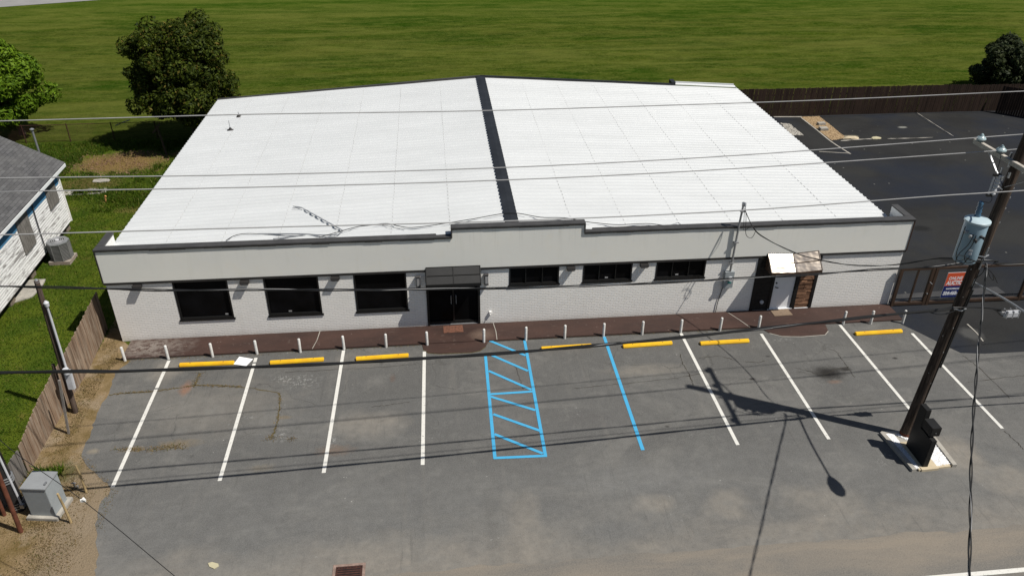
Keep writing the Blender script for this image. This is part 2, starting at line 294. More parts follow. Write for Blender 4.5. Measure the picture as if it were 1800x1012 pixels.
def paint(name, c, wear=(0.2, 0.19, 0.18), amt=0.62):
    m = MT(name, 0.7, 0, 0.3); p = m.pos()
    b = m.mix(m.ramp(m.noise(p, 1.6, 5), .35, .7, 0, .3), c, tuple(x*.7 for x in c))
    b = m.mix(m.ramp(m.noise(p, 13, 5, .8), amt, amt+.08, 0, .75), b, wear)
    m.col(b); m.bump(m.noise(p, 30, 3), 0.2, 0.01); return m.m
M['line_white'] = paint('white_line_paint', (0.62, 0.61, 0.565), (.17, .165, .155), .57)
M['line_blue'] = paint('blue_line_paint', (0.055, 0.33, 0.56), (0.06, 0.17, 0.26), 0.58)
m = MT('yellow_paint', 0.55, 0, 0.35); p = m.pos()
b = m.mix(m.ramp(m.noise(p, 2.2, 5), .3, .7), (0.78, 0.48, 0.010), (0.66, 0.36, 0.010))
b = m.mix(m.ramp(m.noise(p, 9, 5, .8), .60, .68, 0, .75), b, (0.20, 0.13, 0.05)); m.col(b); m.bump(m.noise(p, 25, 3), .25, .01); M['yellow'] = m.m

m = MT('shingles', 0.9, 0, 0.15); tc = m.obj(); p = m.pos(); uvn = m.n.new('ShaderNodeUVMap')
br = m.n.new('ShaderNodeTexBrick'); m.link(uvn.outputs[0], br.inputs['Vector']); br.inputs['Scale'].default_value = 1
br.inputs['Brick Width'].default_value = 0.30; br.inputs['Row Height'].default_value = 0.14; br.inputs['Mortar Size'].default_value = 0.008
br.inputs['Color1'].default_value = (.125, .125, .128, 1); br.inputs['Color2'].default_value = (.075, .075, .078, 1); br.inputs['Mortar'].default_value = (.03, .03, .03, 1)
b = m.mix(m.ramp(m.noise(p, 1.2, 5), .4, .7, 0, .4), br.outputs['Color'], (0.15, 0.148, 0.142))
b = m.mix(m.ramp(m.noise(p, 38, 2), .5, .7, 0, .3), b, (.2, .2, .2))
m.col(b); m.bump(br.outputs['Fac'], -0.6, 0.02); M['shingle'] = m.m

m = MT('peeling_clapboard', 0.85, 0, 0.15); p = m.pos(); s = m.sep(p)
rowz = m.math('FLOOR', m.math('MULTIPLY', m.math('SUBTRACT', s[2], .42), 1/0.115)); cv = m.n.new('ShaderNodeCombineXYZ')
m.link(m.math('MULTIPLY', s[1], .55), cv.inputs[0]); m.link(m.math('MULTIPLY', rowz, 3.7), cv.inputs[1]); m.link(m.math('MULTIPLY', s[2], 4.0), cv.inputs[2])
n1 = m.noise(cv.outputs[0], 1.5, 7, 0.78, 0.3)
b = m.mix(m.ramp(n1, .53, .60), (0.74, 0.74, 0.73), (0.27, 0.26, 0.25))
fr = m.math('FRACT', m.math('MULTIPLY', m.math('SUBTRACT', s[2], .42), 1/0.115)); b = m.mix(m.ramp(fr, 0.0, 0.16, .95, 0), b, (0.05, 0.05, 0.05))  # lap shadow painted as a dark band along each board's lower edge
m.col(b); m.bump(fr, -0.6, 0.02); M['clapboard'] = m.m
M['blue_trim'] = paint('peeling_blue_paint', (0.07, 0.21, 0.36), (0.45, 0.5, 0.52), 0.60)
m = MT('weathered_plywood', 0.9, 0, 0.1); p = m.pos()
m.col(m.mix(m.ramp(m.noise(m.mp(p, (6, 6, 1)), 2.5, 6, .7), .35, .7), (0.09, 0.083, 0.075), (0.25, 0.235, 0.215))); M['ply'] = m.m

def plank_mat(name, ca, cb, cc, axis=1, pw=0.14):
    m = MT(name, 0.88, 0, 0.15); p = m.pos(); s = m.sep(p)
    k = m.math('FLOOR', m.math('MULTIPLY', s[axis], 1/pw)); wn_ = m.n.new('ShaderNodeTexWhiteNoise'); wn_.noise_dimensions = '1D'; m.link(k, wn_.inputs['W'])
    b = m.mix(wn_.outputs['Value'], ca, cb)
    sc = (1, 7, .7) if axis == 1 else (7, 1, .7)
    b = m.mix(m.ramp(m.noise(m.mp(p, sc), 1.6, 6, .7), .42, .68, 0, .75), b, cc)
    b = m.mix(m.ramp(m.noise(p, 1.1, 4), .4, .75, 0, .3), b, tuple(x*.5 for x in ca))
    m.col(b); m.bump(m.noise(m.mp(p, sc), 6, 4), .3, .01); return m.m
M['fence_wood'] = plank_mat('weathered_fence_wood', (0.12, 0.078, 0.052), (0.25, 0.17, 0.115), (0.37, 0.31, 0.24))
M['dark_fence'] = plank_mat('stained_fence_wood', (0.034, 0.021, 0.015), (0.056, 0.033, 0.023), (0.075, 0.048, 0.034), 0)
m = MT('creosote_pole_wood', 0.85, 0, 0.15); p = m.pos(); g_ = m.noise(m.mp(p, (11, 11, .55)), 1.6, 6, .75)
m.col(m.mix(m.ramp(m.noise(p, 1.2, 4), .4, .7, 0, .5), m.mix(m.ramp(g_, .38, .66), (0.020, 0.015, 0.012), (0.115, 0.085, 0.066)), (0.03, 0.022, 0.018))); m.bump(g_, .7, .02); M['pole_wood'] = m.m
m = MT('old_pole_wood', 0.9, 0, 0.1); p = m.pos()
m.col(m.mix(m.ramp(m.noise(m.mp(p, (9, 9, .6)), 1.8, 6, .7), .35, .68), (0.035, 0.026, 0.022), (0.13, 0.095, 0.075))); m.bump(m.noise(m.mp(p, (9, 9, .6)), 3, 4), .5, .01); M['old_pole'] = m.m
M['red_wood'] = simple('red_brown_stake_wood', (0.13, 0.045, 0.025), 0.85, 0, 0.45, 4, bump=.3)
M['pine_wood'] = simple('pale_stake_wood', (0.38, 0.28, 0.14), 0.85, 0, 0.45, 5, bump=.3)
M['galv'] = simple('galvanised_metal', (0.36, 0.37, 0.38), 0.45, 0.6, 0.25, 5)
M['pvc'] = simple('light_grey_conduit', (0.50, 0.51, 0.53), 0.5, 0.0, 0.15, 5)
M['grey_paint'] = simple('utility_grey_paint', (0.27, 0.295, 0.305), 0.5, 0, 0.1, 3)
M['lid_grey'] = simple('utility_lid_paint', (0.235, 0.245, 0.25), 0.5, 0, 0.1, 3)
M['concrete'] = simple('concrete', (0.34, 0.32, 0.28), 0.9, 0, 0.3, 3, bump=.4)
M['wire'] = simple('black_cable', (0.012, 0.012, 0.012), 0.5, 0, 0.2, 5)
M['alu_wire'] = simple('aluminium_wire', (0.30, 0.30, 0.30), 0.6, 0.0, 0.2, 2)
M['transformer'] = simple('blue_grey_enamel', (0.25, 0.36, 0.43), 0.32, 0, 0.1, 2, .5)
M['transformer_lid'] = simple('pale_enamel_lid', (0.42, 0.52, 0.56), 0.3, 0, 0.1, 2, .5)
M['porcelain'] = simple('pale_porcelain', (0.33, 0.42, 0.44), 0.2, 0, 0.1, 4, .6)
M['porcelain_blue'] = simple('blue_porcelain', (0.05, 0.12, 0.20), 0.2, 0, 0.1, 4, .6)
M['arm_wood'] = simple('bleached_crossarm_wood', (0.42, 0.39, 0.34), 0.85, 0, 0.3, 4)
M['brown_steel'] = simple('brown_steel', (0.058, 0.036, 0.024), 0.5, 0, 0.3, 3)
M['chain'] = simple('chain_link_wire', (0.09, 0.095, 0.10), 0.5, 0.4, 0.2, 4)
M['red_sign'] = simple('orange_red_print', (0.62, 0.095, 0.035), 0.45, 0, 0.08, 2)
M['blue_sign'] = simple('navy_print', (0.012, 0.022, 0.12), 0.45, 0, 0.08, 2)
M['white_sign'] = simple('white_print', (0.75, 0.75, 0.76), 0.45, 0, 0.05, 2)
M['paper'] = simple('white_board', (0.86, 0.86, 0.85), 0.6, 0, 0.04, 2)
M['cardboard'] = simple('yellowed_scrap', (0.45, 0.41, 0.27), 0.8, 0, 0.15, 4)
M['rust'] = simple('rusty_iron', (0.055, 0.022, 0.016), 0.85, 0, 0.5, 8, bump=.5)
M['rust_ring'] = simple('rusty_concrete', (0.24, 0.17, 0.14), 0.9, 0, 0.4, 9, bump=.5)
M['mat'] = paint('worn_brick_doormat', (0.16, 0.07, 0.045), (0.05, 0.03, 0.02), .5)
M['mat_tan'] = paint('worn_tan_doormat', (0.20, 0.145, 0.10), (0.05, 0.03, 0.02), .56)
M['teal'] = simple('teal_label', (0.03, 0.22, 0.20), 0.5)
M['crack'] = simple('crack_fill', (0.040, 0.036, 0.028), 0.95, 0, 0.5, 6)
M['weed_crack'] = simple('weedy_crack', (0.095, 0.075, 0.035), 0.95, 0, 0.5, 9)
m = MT('white_gravel', 0.9, 0, 0.2); m.col(m.mix(m.isl(), (0.50, 0.50, 0.51), (0.86, 0.86, 0.85))); M['gravel'] = m.m
m = MT('brown_gravel', 0.9, 0, 0.2); m.col(m.mix(m.isl(), (0.14, 0.09, 0.045), (0.40, 0.29, 0.17))); M['brown_gravel'] = m.m
M['sand'] = simple('spilled_sand', (0.50, 0.42, 0.29), 0.95, 0, 0.15, 5, bump=.3)

def leaf_mat(name, a, b, c=None, amt=.12):
    m = MT(name, 0.6, 0, 0.12)
    r = m.isl(); x = m.mix(r, a, b)
    if c: x = m.mix(m.ramp(r, 1-amt, 1-amt+.001), x, c)
    x = m.mix(m.ramp(m.noise(m.pos(), .8, 3), .35, .7, 0, .5), x, a)
    m.col(x)
    tr = m.n.new('ShaderNodeBsdfTranslucent'); m.link(x, tr.inputs[0]); ms = m.n.new('ShaderNodeMixShader'); ms.inputs[0].default_value = .25
    m.link(m.b.outputs[0], ms.inputs[1]); m.link(tr.outputs[0], ms.inputs[2]); m.link(ms.outputs[0], m.n['Material Output'].inputs[0])
    return m.m
M['leaf_dark'] = leaf_mat('dark_olive_leaves', (0.018, 0.030, 0.004), (0.105, 0.130, 0.012), (0.19, 0.14, 0.03), .06)
M['leaf_bright'] = leaf_mat('bright_green_leaves', (0.05, 0.105, 0.006), (0.19, 0.30, 0.022))
M['leaf_black'] = leaf_mat('deep_green_leaves', (0.012, 0.021, 0.008), (0.060, 0.072, 0.026))
M['blade'] = leaf_mat('grass_blades', (0.028, 0.072, 0.006), (0.13, 0.17, 0.022), (0.22, 0.19, 0.08), .1)
M['straw'] = leaf_mat('dry_straw', (0.14, 0.105, 0.055), (0.32, 0.25, 0.135), (0.07, 0.10, 0.02), .14)
M['bark'] = simple('bark', (0.06, 0.045, 0.032), 0.9, 0, 0.4, 8, bump=.5)

def gain(key, rgb):
    """scale a finished material's own colour"""
    t = M[key].node_tree; b = t.nodes['Principled BSDF'].inputs['Base Color']; src = b.links[0].from_socket
    n = t.nodes.new('ShaderNodeMix'); n.data_type = 'RGBA'; n.blend_type = 'MULTIPLY'; n.inputs[0].default_value = 1
    t.links.new(src, n.inputs[6]); n.inputs[7].default_value = (*rgb, 1)
    for l in list(t.links):
        if l.from_socket == src and l.to_node != n: to = l.to_socket; t.links.remove(l); t.links.new(n.outputs[2], to)
for k_, g_ in (('asphalt', (.82, .825, .82)), ('dark_asphalt', (.80, .80, .76)), ('brown_paint', (.92, .80, .72)), ('road', (.74, .75, .75)), ('field', (.76, .76, .66)), ('yard', (.72, .74, .42)),
               ('blade', (.78, .82, .50)), ('dirt', (.84, .78, .68)), ('straw', (.85, .80, .70)), ('shingle', (.8, .8, .8)), ('coping', (.76, .76, .76)), ('roof', (.96, .97, .975)), ('dark_fence', (.66, .68, .70)),
               ('leaf_dark', (.80, .84, .8)), ('leaf_bright', (.85, .85, .7)), ('stucco', (1.03, 1.05, 1.05))):
    gain(k_, g_)

# ------------------------------------------------------------------ mesh builders
class MB:
    def __init__(s): s.v = []; s.f = []; s.uv = None
    def quad(s, a, b, c, d): i = len(s.v); s.v += [tuple(a), tuple(b), tuple(c), tuple(d)]; s.f.append((i, i+1, i+2, i+3)); return s
    def poly(s, pts): i = len(s.v); s.v += [tuple(p) for p in pts]; s.f.append(tuple(range(i, i+len(pts)))); return s
    def box(s, x0, x1, y0, y1, z0, z1):
        i = len(s.v)
        s.v += [(x0, y0, z0), (x1, y0, z0), (x1, y1, z0), (x0, y1, z0), (x0, y0, z1), (x1, y0, z1), (x1, y1, z1), (x0, y1, z1)]
        s.f += [tuple(i+k for k in q) for q in ((3, 2, 1, 0), (4, 5, 6, 7), (0, 1, 5, 4), (1, 2, 6, 5), (2, 3, 7, 6), (3, 0, 4, 7))]; return s
    def prism(s, pts, vec):           # extrude a polygon by vec
        n = len(pts); i = len(s.v); vec = Vector(vec)
        s.v += [tuple(p) for p in pts] + [tuple(Vector(p)+vec) for p in pts]
        s.f.append(tuple(i+k for k in range(n))[::-1]); s.f.append(tuple(i+n+k for k in range(n)))
        for k in range(n): s.f.append((i+k, i+(k+1) % n, i+n+(k+1) % n, i+n+k))
        return s
    def tube(s, pts, r, n=8, cap=True):
        pts = [Vector(p) for p in pts]; rs = r if isinstance(r, (list, tuple)) else [r]*len(pts)
        base = len(s.v); prev = None
        for k, p in enumerate(pts):
            t = (pts[min(k+1, len(pts)-1)] - pts[max(k-1, 0)]).normalized()
            if prev is None:
                a = Vector((0, 0, 1)) if abs(t.z) < .9 else Vector((1, 0, 0)); x = t.cross(a).normalized()
            else: x = (prev - t*prev.dot(t)).normalized()
            prev = x; y = t.cross(x)
            for j in range(n):
                an = 2*math.pi*j/n; s.v.append(tuple(p + (x*math.cos(an)+y*math.sin(an))*rs[k]))
        for k in range(len(pts)-1):
            for j in range(n):
                a = base+k*n+j; b = base+k*n+(j+1) % n; s.f.append((a, b, b+n, a+n))
        if cap:
            s.f.append(tuple(base+j for j in range(n))[::-1]); e = base+(len(pts)-1)*n; s.f.append(tuple(e+j for j in range(n)))
        return s
    def beam(s, a, b, wx, wy):        # rectangular bar from a to b
        a = Vector(a); b = Vector(b); t = (b-a).normalized(); up = Vector((0, 0, 1)) if abs(t.z) < .9 else Vector((0, 1, 0))
        x = t.cross(up).normalized()*wx/2; y = x.normalized().cross(t)*wy/2
        i = len(s.v); s.v += [tuple(q) for q in (a-x-y, a+x-y, a+x+y, a-x+y, b-x-y, b+x-y, b+x+y, b-x+y)]
        s.f += [tuple(i+k for k in q) for q in ((3, 2, 1, 0), (4, 5, 6, 7), (0, 1, 5, 4), (1, 2, 6, 5), (2, 3, 7, 6), (3, 0, 4, 7))]; return s
    def ribbon(s, pts, wd, z=None):
        pts = [Vector(p) for p in pts]; n = len(pts); L = []; R_ = []
        for k, p in enumerate(pts):
            t = (pts[min(k+1, n-1)]-pts[max(k-1, 0)]); t.z = 0; t.normalize(); q = Vector((-t.y, t.x, 0))*(wd[k] if isinstance(wd, list) else wd)/2
            L.append(p+q); R_.append(p-q)
        for k in range(n-1): s.quad(R_[k], R_[k+1], L[k+1], L[k])
        return s
    def build(s, name, mat, parent=None, smooth=False, bevel=0.0, origin=None):
        me = bpy.data.meshes.new(name); vs = s.v
        if origin is not None: o_ = Vector(origin); vs = [tuple(Vector(v)-o_) for v in vs]
        me.from_pydata(vs, [], s.f); me.update()
        bm = bmesh.new(); bm.from_mesh(me); bmesh.ops.remove_doubles(bm, verts=bm.verts, dist=1e-5)
        bmesh.ops.recalc_face_normals(bm, faces=bm.faces)
        if bevel: bmesh.ops.bevel(bm, geom=[e for e in bm.edges if len(e.link_faces) == 2 and e.calc_face_angle(0) > .5], offset=bevel, segments=2, affect='EDGES')
        bm.to_mesh(me); bm.free()
        if smooth:
            for q in me.polygons: q.use_smooth = True
            me.set_sharp_from_angle(angle=math.radians(40)) if hasattr(me, 'set_sharp_from_angle') else None
        o = bpy.data.objects.new(name, me); COL.objects.link(o)
        if origin is not None: o.location = origin
        if mat: me.materials.append(mat)
        if parent is not None:
            o.parent = parent
            # parents are all unrotated empties: keep world position
            o.location = Vector(o.location) - wloc(parent)
        return o
def wloc(o):
    v = Vector(o.location)
    while o.parent: o = o.parent; v += Vector(o.location)
    return v
def tag(o, label, cat, group=None):
    o['label'] = label; o['category'] = cat
    if group: o['group'] = group
    return o
def thing(name, loc, label, cat, group=None):
    o = bpy.data.objects.new(name, None); COL.objects.link(o); o.location = loc; o.empty_display_size = .2
    return tag(o, label, cat, group)
def structure(o, kind='structure'): o['kind'] = kind; return o
def npmesh(name, V, Fq, mat, parent=None):
    me = bpy.data.meshes.new(name); n = len(V); k = Fq.shape[1]; m_ = len(Fq)
    me.vertices.add(n); me.vertices.foreach_set('co', V.astype(np.float32).ravel())
    me.loops.add(m_*k); me.loops.foreach_set('vertex_index', Fq.astype(np.int32).ravel())
    me.polygons.add(m_); me.polygons.foreach_set('loop_start', np.arange(0, m_*k, k, dtype=np.int32))
    me.polygons.foreach_set('loop_total', np.full(m_, k, dtype=np.int32)); me.update(calc_edges=True); me.validate()
    o = bpy.data.objects.new(name, me); COL.objects.link(o); me.materials.append(mat)
    if parent is not None: o.parent = parent; o.location = -wloc(parent)
    return o
def smoothpts(pts, k=6):
    pts = [Vector(p) for p in pts]
    if len(pts) < 3: return [pts[0].lerp(pts[-1], i/k) for i in range(k+1)]
    out = []
    for i in range(len(pts)-1):
        p0 = pts[max(i-1, 0)]; p1 = pts[i]; p2 = pts[i+1]; p3 = pts[min(i+2, len(pts)-1)]
        for j in range(k):
            t = j/k; out.append(.5*((2*p1)+(p2-p0)*t+(2*p0-5*p1+4*p2-p3)*t*t+(3*p1-p0-3*p2+p3)*t**3))
    out.append(pts[-1]); return out
def in_poly(x, y, poly):
    r = np.zeros(len(x), bool); n = len(poly)
    for i in range(n):
        x1, y1 = poly[i]; x2, y2 = poly[(i+1) % n]
        c = ((y1 > y) != (y2 > y)) & (x < (x2-x1)*(y-y1)/((y2-y1) or 1e-9)+x1); r ^= c
    return r
def wig(pts, amp, sub=5):
    """fray a ground outline"""
    out = []
    for i in range(len(pts)):
        a = Vector(pts[i]); b = Vector(pts[(i+1) % len(pts)])
        for j in range(sub):
            q = a.lerp(b, j/sub); out.append((q.x+random.uniform(-amp, amp), q.y+random.uniform(-amp, amp), q.z))
    return out

# ------------------------------------------------------------------ ground sheets
g = MB().quad((-160, -80, -.012), (260, -80, -.012), (260, 260, -.012), (-160, 260, -.012)).build('ground', M['field']); structure(g)
a, b_ = G(0, 13), G(178, 0); t = (b_-a).normalized(); nrm = Vector((-t.y, t.x, 0))
structure(MB().ribbon([a-t*120+nrm*5, b_+t*160+nrm*5], 10).build('far_road', simple('far_road_asphalt', (0.24, 0.235, 0.23), .9, 0, .15, .8)))
for q in bpy.data.objects['far_road'].data.vertices: q.co.z = .004
# left yard
yard = [(-40, -25), (-.9, -25), (-.7, -9), (-.62, -5), (-.62, .5), (0, .6), (0, 20.6), (-40, 20.6)]
structure(MB().poly([(x, y, -.004) for x, y in yard]).build('yard_lawn', M['yard']))
# dirt strip between fence and asphalt
dirt = [(-1.2, -25), (4.5, -25), (3.4, -12), (2.9, -10.5), (2.4, -9), (2.4, -7.3), (1.4, -5.5), (1.2, -3), (1.1, -.9), (.4, -.4), (0.02, .02), (-.05, 1.6), (-.75, 1.6), (-.66, -5), (-.8, -9.5)]
structure(MB().poly([(x, y, .000) for x, y in dirt]).build('dirt_strip', M['dirt']))
# parking lot
pl = [G(230, 633), G(205, 655), G(190, 690), G(168, 735), G(160, 762), G(140, 800), G(172, 838), G(196, 858), G(178, 885), G(168, 930), G(172, 985), G(168, 1012)]
pl = [(p.x, p.y, .004) for p in pl]
edge = []
for i in range(len(pl)-1):
    for j in range(5):
        q = Vector(pl[i]).lerp(Vector(pl[i+1]), j/5); edge.append((q.x+random.uniform(-.05, .05), q.y+random.uniform(-.03, .03), .004))
edge.append((2.9, -11.3, .004))
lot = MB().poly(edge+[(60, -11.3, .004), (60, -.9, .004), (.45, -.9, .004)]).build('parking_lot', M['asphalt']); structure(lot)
structure(MB().poly([(p[0], p[1], .0065) for p in wig([(2.6, -10.9, 0), (60, -10.9, 0)], 0, 1)[:1] + [(x, -10.93+.05*math.sin(x*1.7)+random.uniform(-.05, .05), 0) for x in np.arange(3, 60, .25)] + [(70, -60, 0), (3.6, -60, 0), (2.9, -12, 0)]]).build('road', M['road']))
rd = bpy.data.objects['road']
MB().ribbon([(19, -12.33, .012), (60, -12.05, .012)], .13).build('edge_line', M['line_white'], rd)
# darker side lot
dk = [(28.57, 40, 0), (28.57, -.2, 0), (28.5, -1.15, 0), (28.35, -1.35, 0), (28.75, -2.0, 0), (29.25, -2.9, 0), (29.5, -3.3, 0), (30.3, -3.42, 0), (60, -3.5, 0), (60, 22.2, 0), (28.6, 22.2, 0)][1:]
side = MB().poly([(x, y, .008) for x, y, z in dk]).build('side_lot', M['dark_asphalt']); structure(side)

# ------------------------------------------------------------------ painted markings (parts of the lot)
ZL = .012
def line(name, a, b, mat, wd=.105, cut=None):
    a = Vector(a); b = Vector(b); a.z = b.z = ZL
    m_ = MB()
    segs = [(0, 1)] if not cut else [(0, cut-.006), (cut+.006, 1)]
    for s0, s1 in segs: m_.ribbon([a.lerp(b, s0), a.lerp(b, s1)], wd)
    return m_.build(name, mat, lot)
for (p, q_, c) in [((297, 634), (198, 856), .26), ((450, 629), (386, 845), .05), ((604, 616), (569, 831), None), ((746, 618), (743, 817), None),
                   ((1197, 586), (1297, 782), None), ((1338, 587), (1457, 772), None), ((1603, 586), (1762, 753), None)]:
    line('white_stall_line', G(*p), G(*q_), M['line_white'], .11, c)
a_ = G(1476, 571); b_ = G(1595, 714); d_ = (b_-a_)/(b_.y-a_.y)
line('white_stall_line', a_, a_+d_*(-7.15-a_.y), M['line_white'], .11)
line('blue_stall_line', G(1062, 592), G(1130, 791), M['line_blue'], .11)
ZB = [((853, 622), (870, 806)), ((922, 598), (959, 802)), ((868, 805), (961, 801)),
      ((861, 599), (924, 625)), ((861, 623), (928, 652)), ((859, 652), (934, 685)), ((861, 693), (938, 688)), ((862, 697), (941, 721)), ((867, 728), (949, 757)), ((869, 763), (954, 797))]
for k, (p, q_) in enumerate(ZB):
    o = line('blue_stall_line' if k < 3 else 'blue_hatch_line', G(*p), G(*q_), M['line_blue'], .10)
    for v in o.data.vertices: v.co.z += .0015*(k if k < 3 else .5+0.2*k) if k else 0
# traced cracks
def crack(pts, wd, mat, name='crack'):
    P = smoothpts([G(*p) for p in pts], 8); Q = []
    for p in P: Q.append(Vector((p.x+random.uniform(-.025, .025), p.y+random.uniform(-.03, .03), .0078)))
    return MB().ribbon(Q, [wd*random.uniform(.3, 1.3) for _ in Q]).build(name, mat, lot)
for pts, wd, mt in [([(192, 694), (225, 691), (262, 688), (300, 684), (345, 677), (395, 678), (440, 682), (490, 691)], .045, 'weed_crack'),
                    ([(491, 691), (492, 706), (489, 735), (484, 752), (478, 770)], .05, 'weed_crack'),
                    ([(352, 655), (346, 668), (340, 680)], .06, 'weed_crack'),
                    ([(1195, 622), (1201, 640), (1210, 655), (1219, 676)], .03, 'crack'),
                    ([(1228, 629), (1262, 626), (1290, 632)], .02, 'crack'), ([(1310, 636), (1330, 637), (1345, 634)], .025, 'crack'),
                    ([(1400, 647), (1430, 655), (1445, 660), (1470, 648), (1492, 645)], .025, 'crack'),
                    ([(1458, 614), (1470, 618), (1480, 632), (1502, 662)], .022, 'crack'),
                    ([(905, 643), (915, 668), (920, 684)], .02, 'crack'), ([(655, 715), (690, 710), (720, 706)], .018, 'crack'),
                    ([(1693, 625), (1725, 650), (1775, 700)], .025, 'crack'), ([(1700, 672), (1750, 665), (1800, 660)], .022, 'crack'),
                    ([(1765, 757), (1785, 775), (1800, 790)], .03, 'crack'), ([(1195, 589), (1225, 592), (1245, 587)], .015, 'crack'),
                    ([(1240, 655), (1190, 664), (1120, 672), (1060, 678), (1010, 683)], .02, 'crack'),
                    ([(500, 655), (560, 651), (640, 647), (730, 640)], .02, 'crack')]:
    crack(pts, wd, M[mt])
# side-lot seams and edge strips
def sidestrip(name, pts, wd, mat, z=.016):
    P = [G(*p) for p in pts]; return MB().ribbon([Vector((p.x, p.y, z)) for p in smoothpts(P, 4)], wd).build(name, mat, side)
sidestrip('concrete_edge_strip', [(1408, 207), (1436, 229), (1462, 250), (1495, 271)], .09, M['concrete'])
sidestrip('concrete_edge_strip', [(1440, 267), (1493, 270)], .07, M['concrete'], .019)
sidestrip('paving_seam', [(1610, 200), (1640, 220), (1678, 242)], .10, M['ridge'])
sidestrip('paving_seam', [(1612, 199), (1643, 219), (1676, 240)], [.01, .05, .01, .06, .02, .05, .01, .06, .01], M['concrete'], .02)
sidestrip('paving_seam', [(1478, 248), (1520, 245), (1548, 244.5)], [.06, .16, .03, .12, .05, .14, .03, .1, .04], M['concrete'])
sidestrip('paving_seam', [(1560, 244.3), (1600, 243.5), (1640, 242)], [.03, .1, .02, .12, .04, .02, .1, .05, .02], M['concrete'])
sidestrip('paving_seam', [(1440, 205), (1520, 203), (1610, 199), (1800, 196)], .18, M['ridge'], .018)
sidestrip('paving_seam', [(1360, 206), (1410, 206)], .15, M['concrete'], .02)
sidestrip('paving_seam', [(1700, 570), (1716, 585), (1728, 600)], .05, M['concrete'], .02)
def scatter_stones(name, poly, n, smin, smax, mat, z=.0, flat=.5, parent=None):
    P = np.array([[p[0], p[1]] for p in poly]); lo = P.min(0); hi = P.max(0)
    x = rng.uniform(lo[0], hi[0], n*4); y = rng.uniform(lo[1], hi[1], n*4); k = in_poly(x, y, [tuple(q) for q in P]); x = x[k][:n]; y = y[k][:n]; n = len(x)
    s_ = rng.uniform(smin, smax, n); th = rng.uniform(0, 6.28, n)
    base = np.array([(1, 0, 0), (.3, .9, 0), (-.9, .4, 0), (-.6, -.8, 0), (.5, -.8, 0), (.1, 0, 1)])
    V = np.repeat(base[None], n, 0)*(1+rng.uniform(-.25, .25, (n, 6, 3))); V *= s_[:, None, None]; V[:, :, 2] *= flat
    c, s2 = np.cos(th)[:, None], np.sin(th)[:, None]; X = V[:, :, 0]*c-V[:, :, 1]*s2; Y = V[:, :, 0]*s2+V[:, :, 1]*c
    V = np.stack([X+x[:, None], Y+y[:, None], V[:, :, 2]+z], 2).reshape(-1, 3)
    f = np.array([(0, 1, 5), (1, 2, 5), (2, 3, 5), (3, 4, 5), (4, 0, 5)]); Fq = (f[None]+np.arange(n)[:, None, None]*6).reshape(-1, 3)
    return npmesh(name, V, Fq, mat, parent)
gp = [G(*p) for p in [(1408, 206), (1440, 205), (1487, 243), (1462, 247)]]
MB().poly([(p.x, p.y, .013) for p in gp]).build('gravel_bed', simple('brown_grit', (.2, .14, .07), .9, 0, .4, 9), side)
o = scatter_stones('brown_gravel', gp, 3500, .02, .06, M['brown_gravel'], .014); o['kind'] = 'stuff'; tag(o, 'brown gravel strip between the dark asphalt pads by the back fence', 'gravel')
gp2 = [G(*p) for p in [(1372, 217), (1388, 218), (1412, 238), (1390, 238)]]
o = scatter_stones('pale_gravel', gp2, 600, .02, .06, M['concrete'], .014); o['kind'] = 'stuff'; tag(o, 'pale gravel patch beside the right eave of the white building', 'gravel')
for (p, sx, sy, rz, lb) in [((1443, 220), .5, .25, .1, 'pale broken concrete block farther back on the brown gravel'), ((1447, 229), .5, .4, -.1, 'larger pale concrete block nearer on the brown gravel')]:
    c = G(*p); mb = MB().box(-sx/2, sx/2, -sy/2, sy/2, 0, .16); o = mb.build('concrete_block', M['concrete'], bevel=.02); o.location = (c.x, c.y, .014); o.rotation_euler.z = rz; tag(o, lb, 'concrete block')
for k, (p, r_) in enumerate([((1496, 244), .32), ((1539, 244), .22)]):
    c = G(*p); bm = bmesh.new(); bmesh.ops.create_icosphere(bm, subdivisions=2, radius=r_)
    for v in bm.verts: v.co = Vector((v.co.x*1.5*random.uniform(.85, 1.15), v.co.y*.6*random.uniform(.85, 1.15), max(-.02, v.co.z*.45*random.uniform(.8, 1.2))))
    me = bpy.data.meshes.new('rubble_lump'); bm.to_mesh(me); bm.free(); o = bpy.data.objects.new('rubble_lump', me); COL.objects.link(o); me.materials.append(M['sand'] if k == 0 else M['cardboard'])
    o.location = (c.x, c.y, .02); tag(o, ['tan rubble lump at the corner of the brown gravel strip', 'smaller brown rubble lump on the pale seam in the dark lot'][k], 'rubble')

# ------------------------------------------------------------------ sidewalk
sw = MB().box(.30, 28.55, -1.13, -.001, 0.0, .05)
sidew = sw.build('sidewalk', M['brown_paint'], bevel=.012); structure(sidew)
for (xs, lb) in [([(10.58, -1.132), (10.62, -1.42), (10.8, -1.66), (11.2, -1.74), (12.3, -1.76), (12.6, -1.68), (12.82, -1.45), (12.95, -1.132)], 0),
                 ([(22.95, -1.132), (23.2, -1.5), (23.6, -1.74), (24.3, -1.82), (25.2, -1.78), (25.42, -1.55), (25.5, -1.132)], 1)]:
    MB().prism([(x, y, .0045) for x, y in xs], (0, 0, .018)).build('painted_ramp', M['brown_paint'], sidew)
    MB().ribbon([(x+(.0), y-.02, .0095) for x, y in xs[1:-1]], .035).build('ramp_edge', M['weed_crack'] if lb == 0 else M['concrete'], sidew)
MB().ribbon([(.45, -1.15, .0095), (10.6, -1.15, .0095)], .035).build('kerb_joint', M['crack'], sidew)
MB().ribbon([(12.95, -1.15, .0095), (22.95, -1.15, .0095)], .035).build('kerb_joint', M['crack'], sidew)
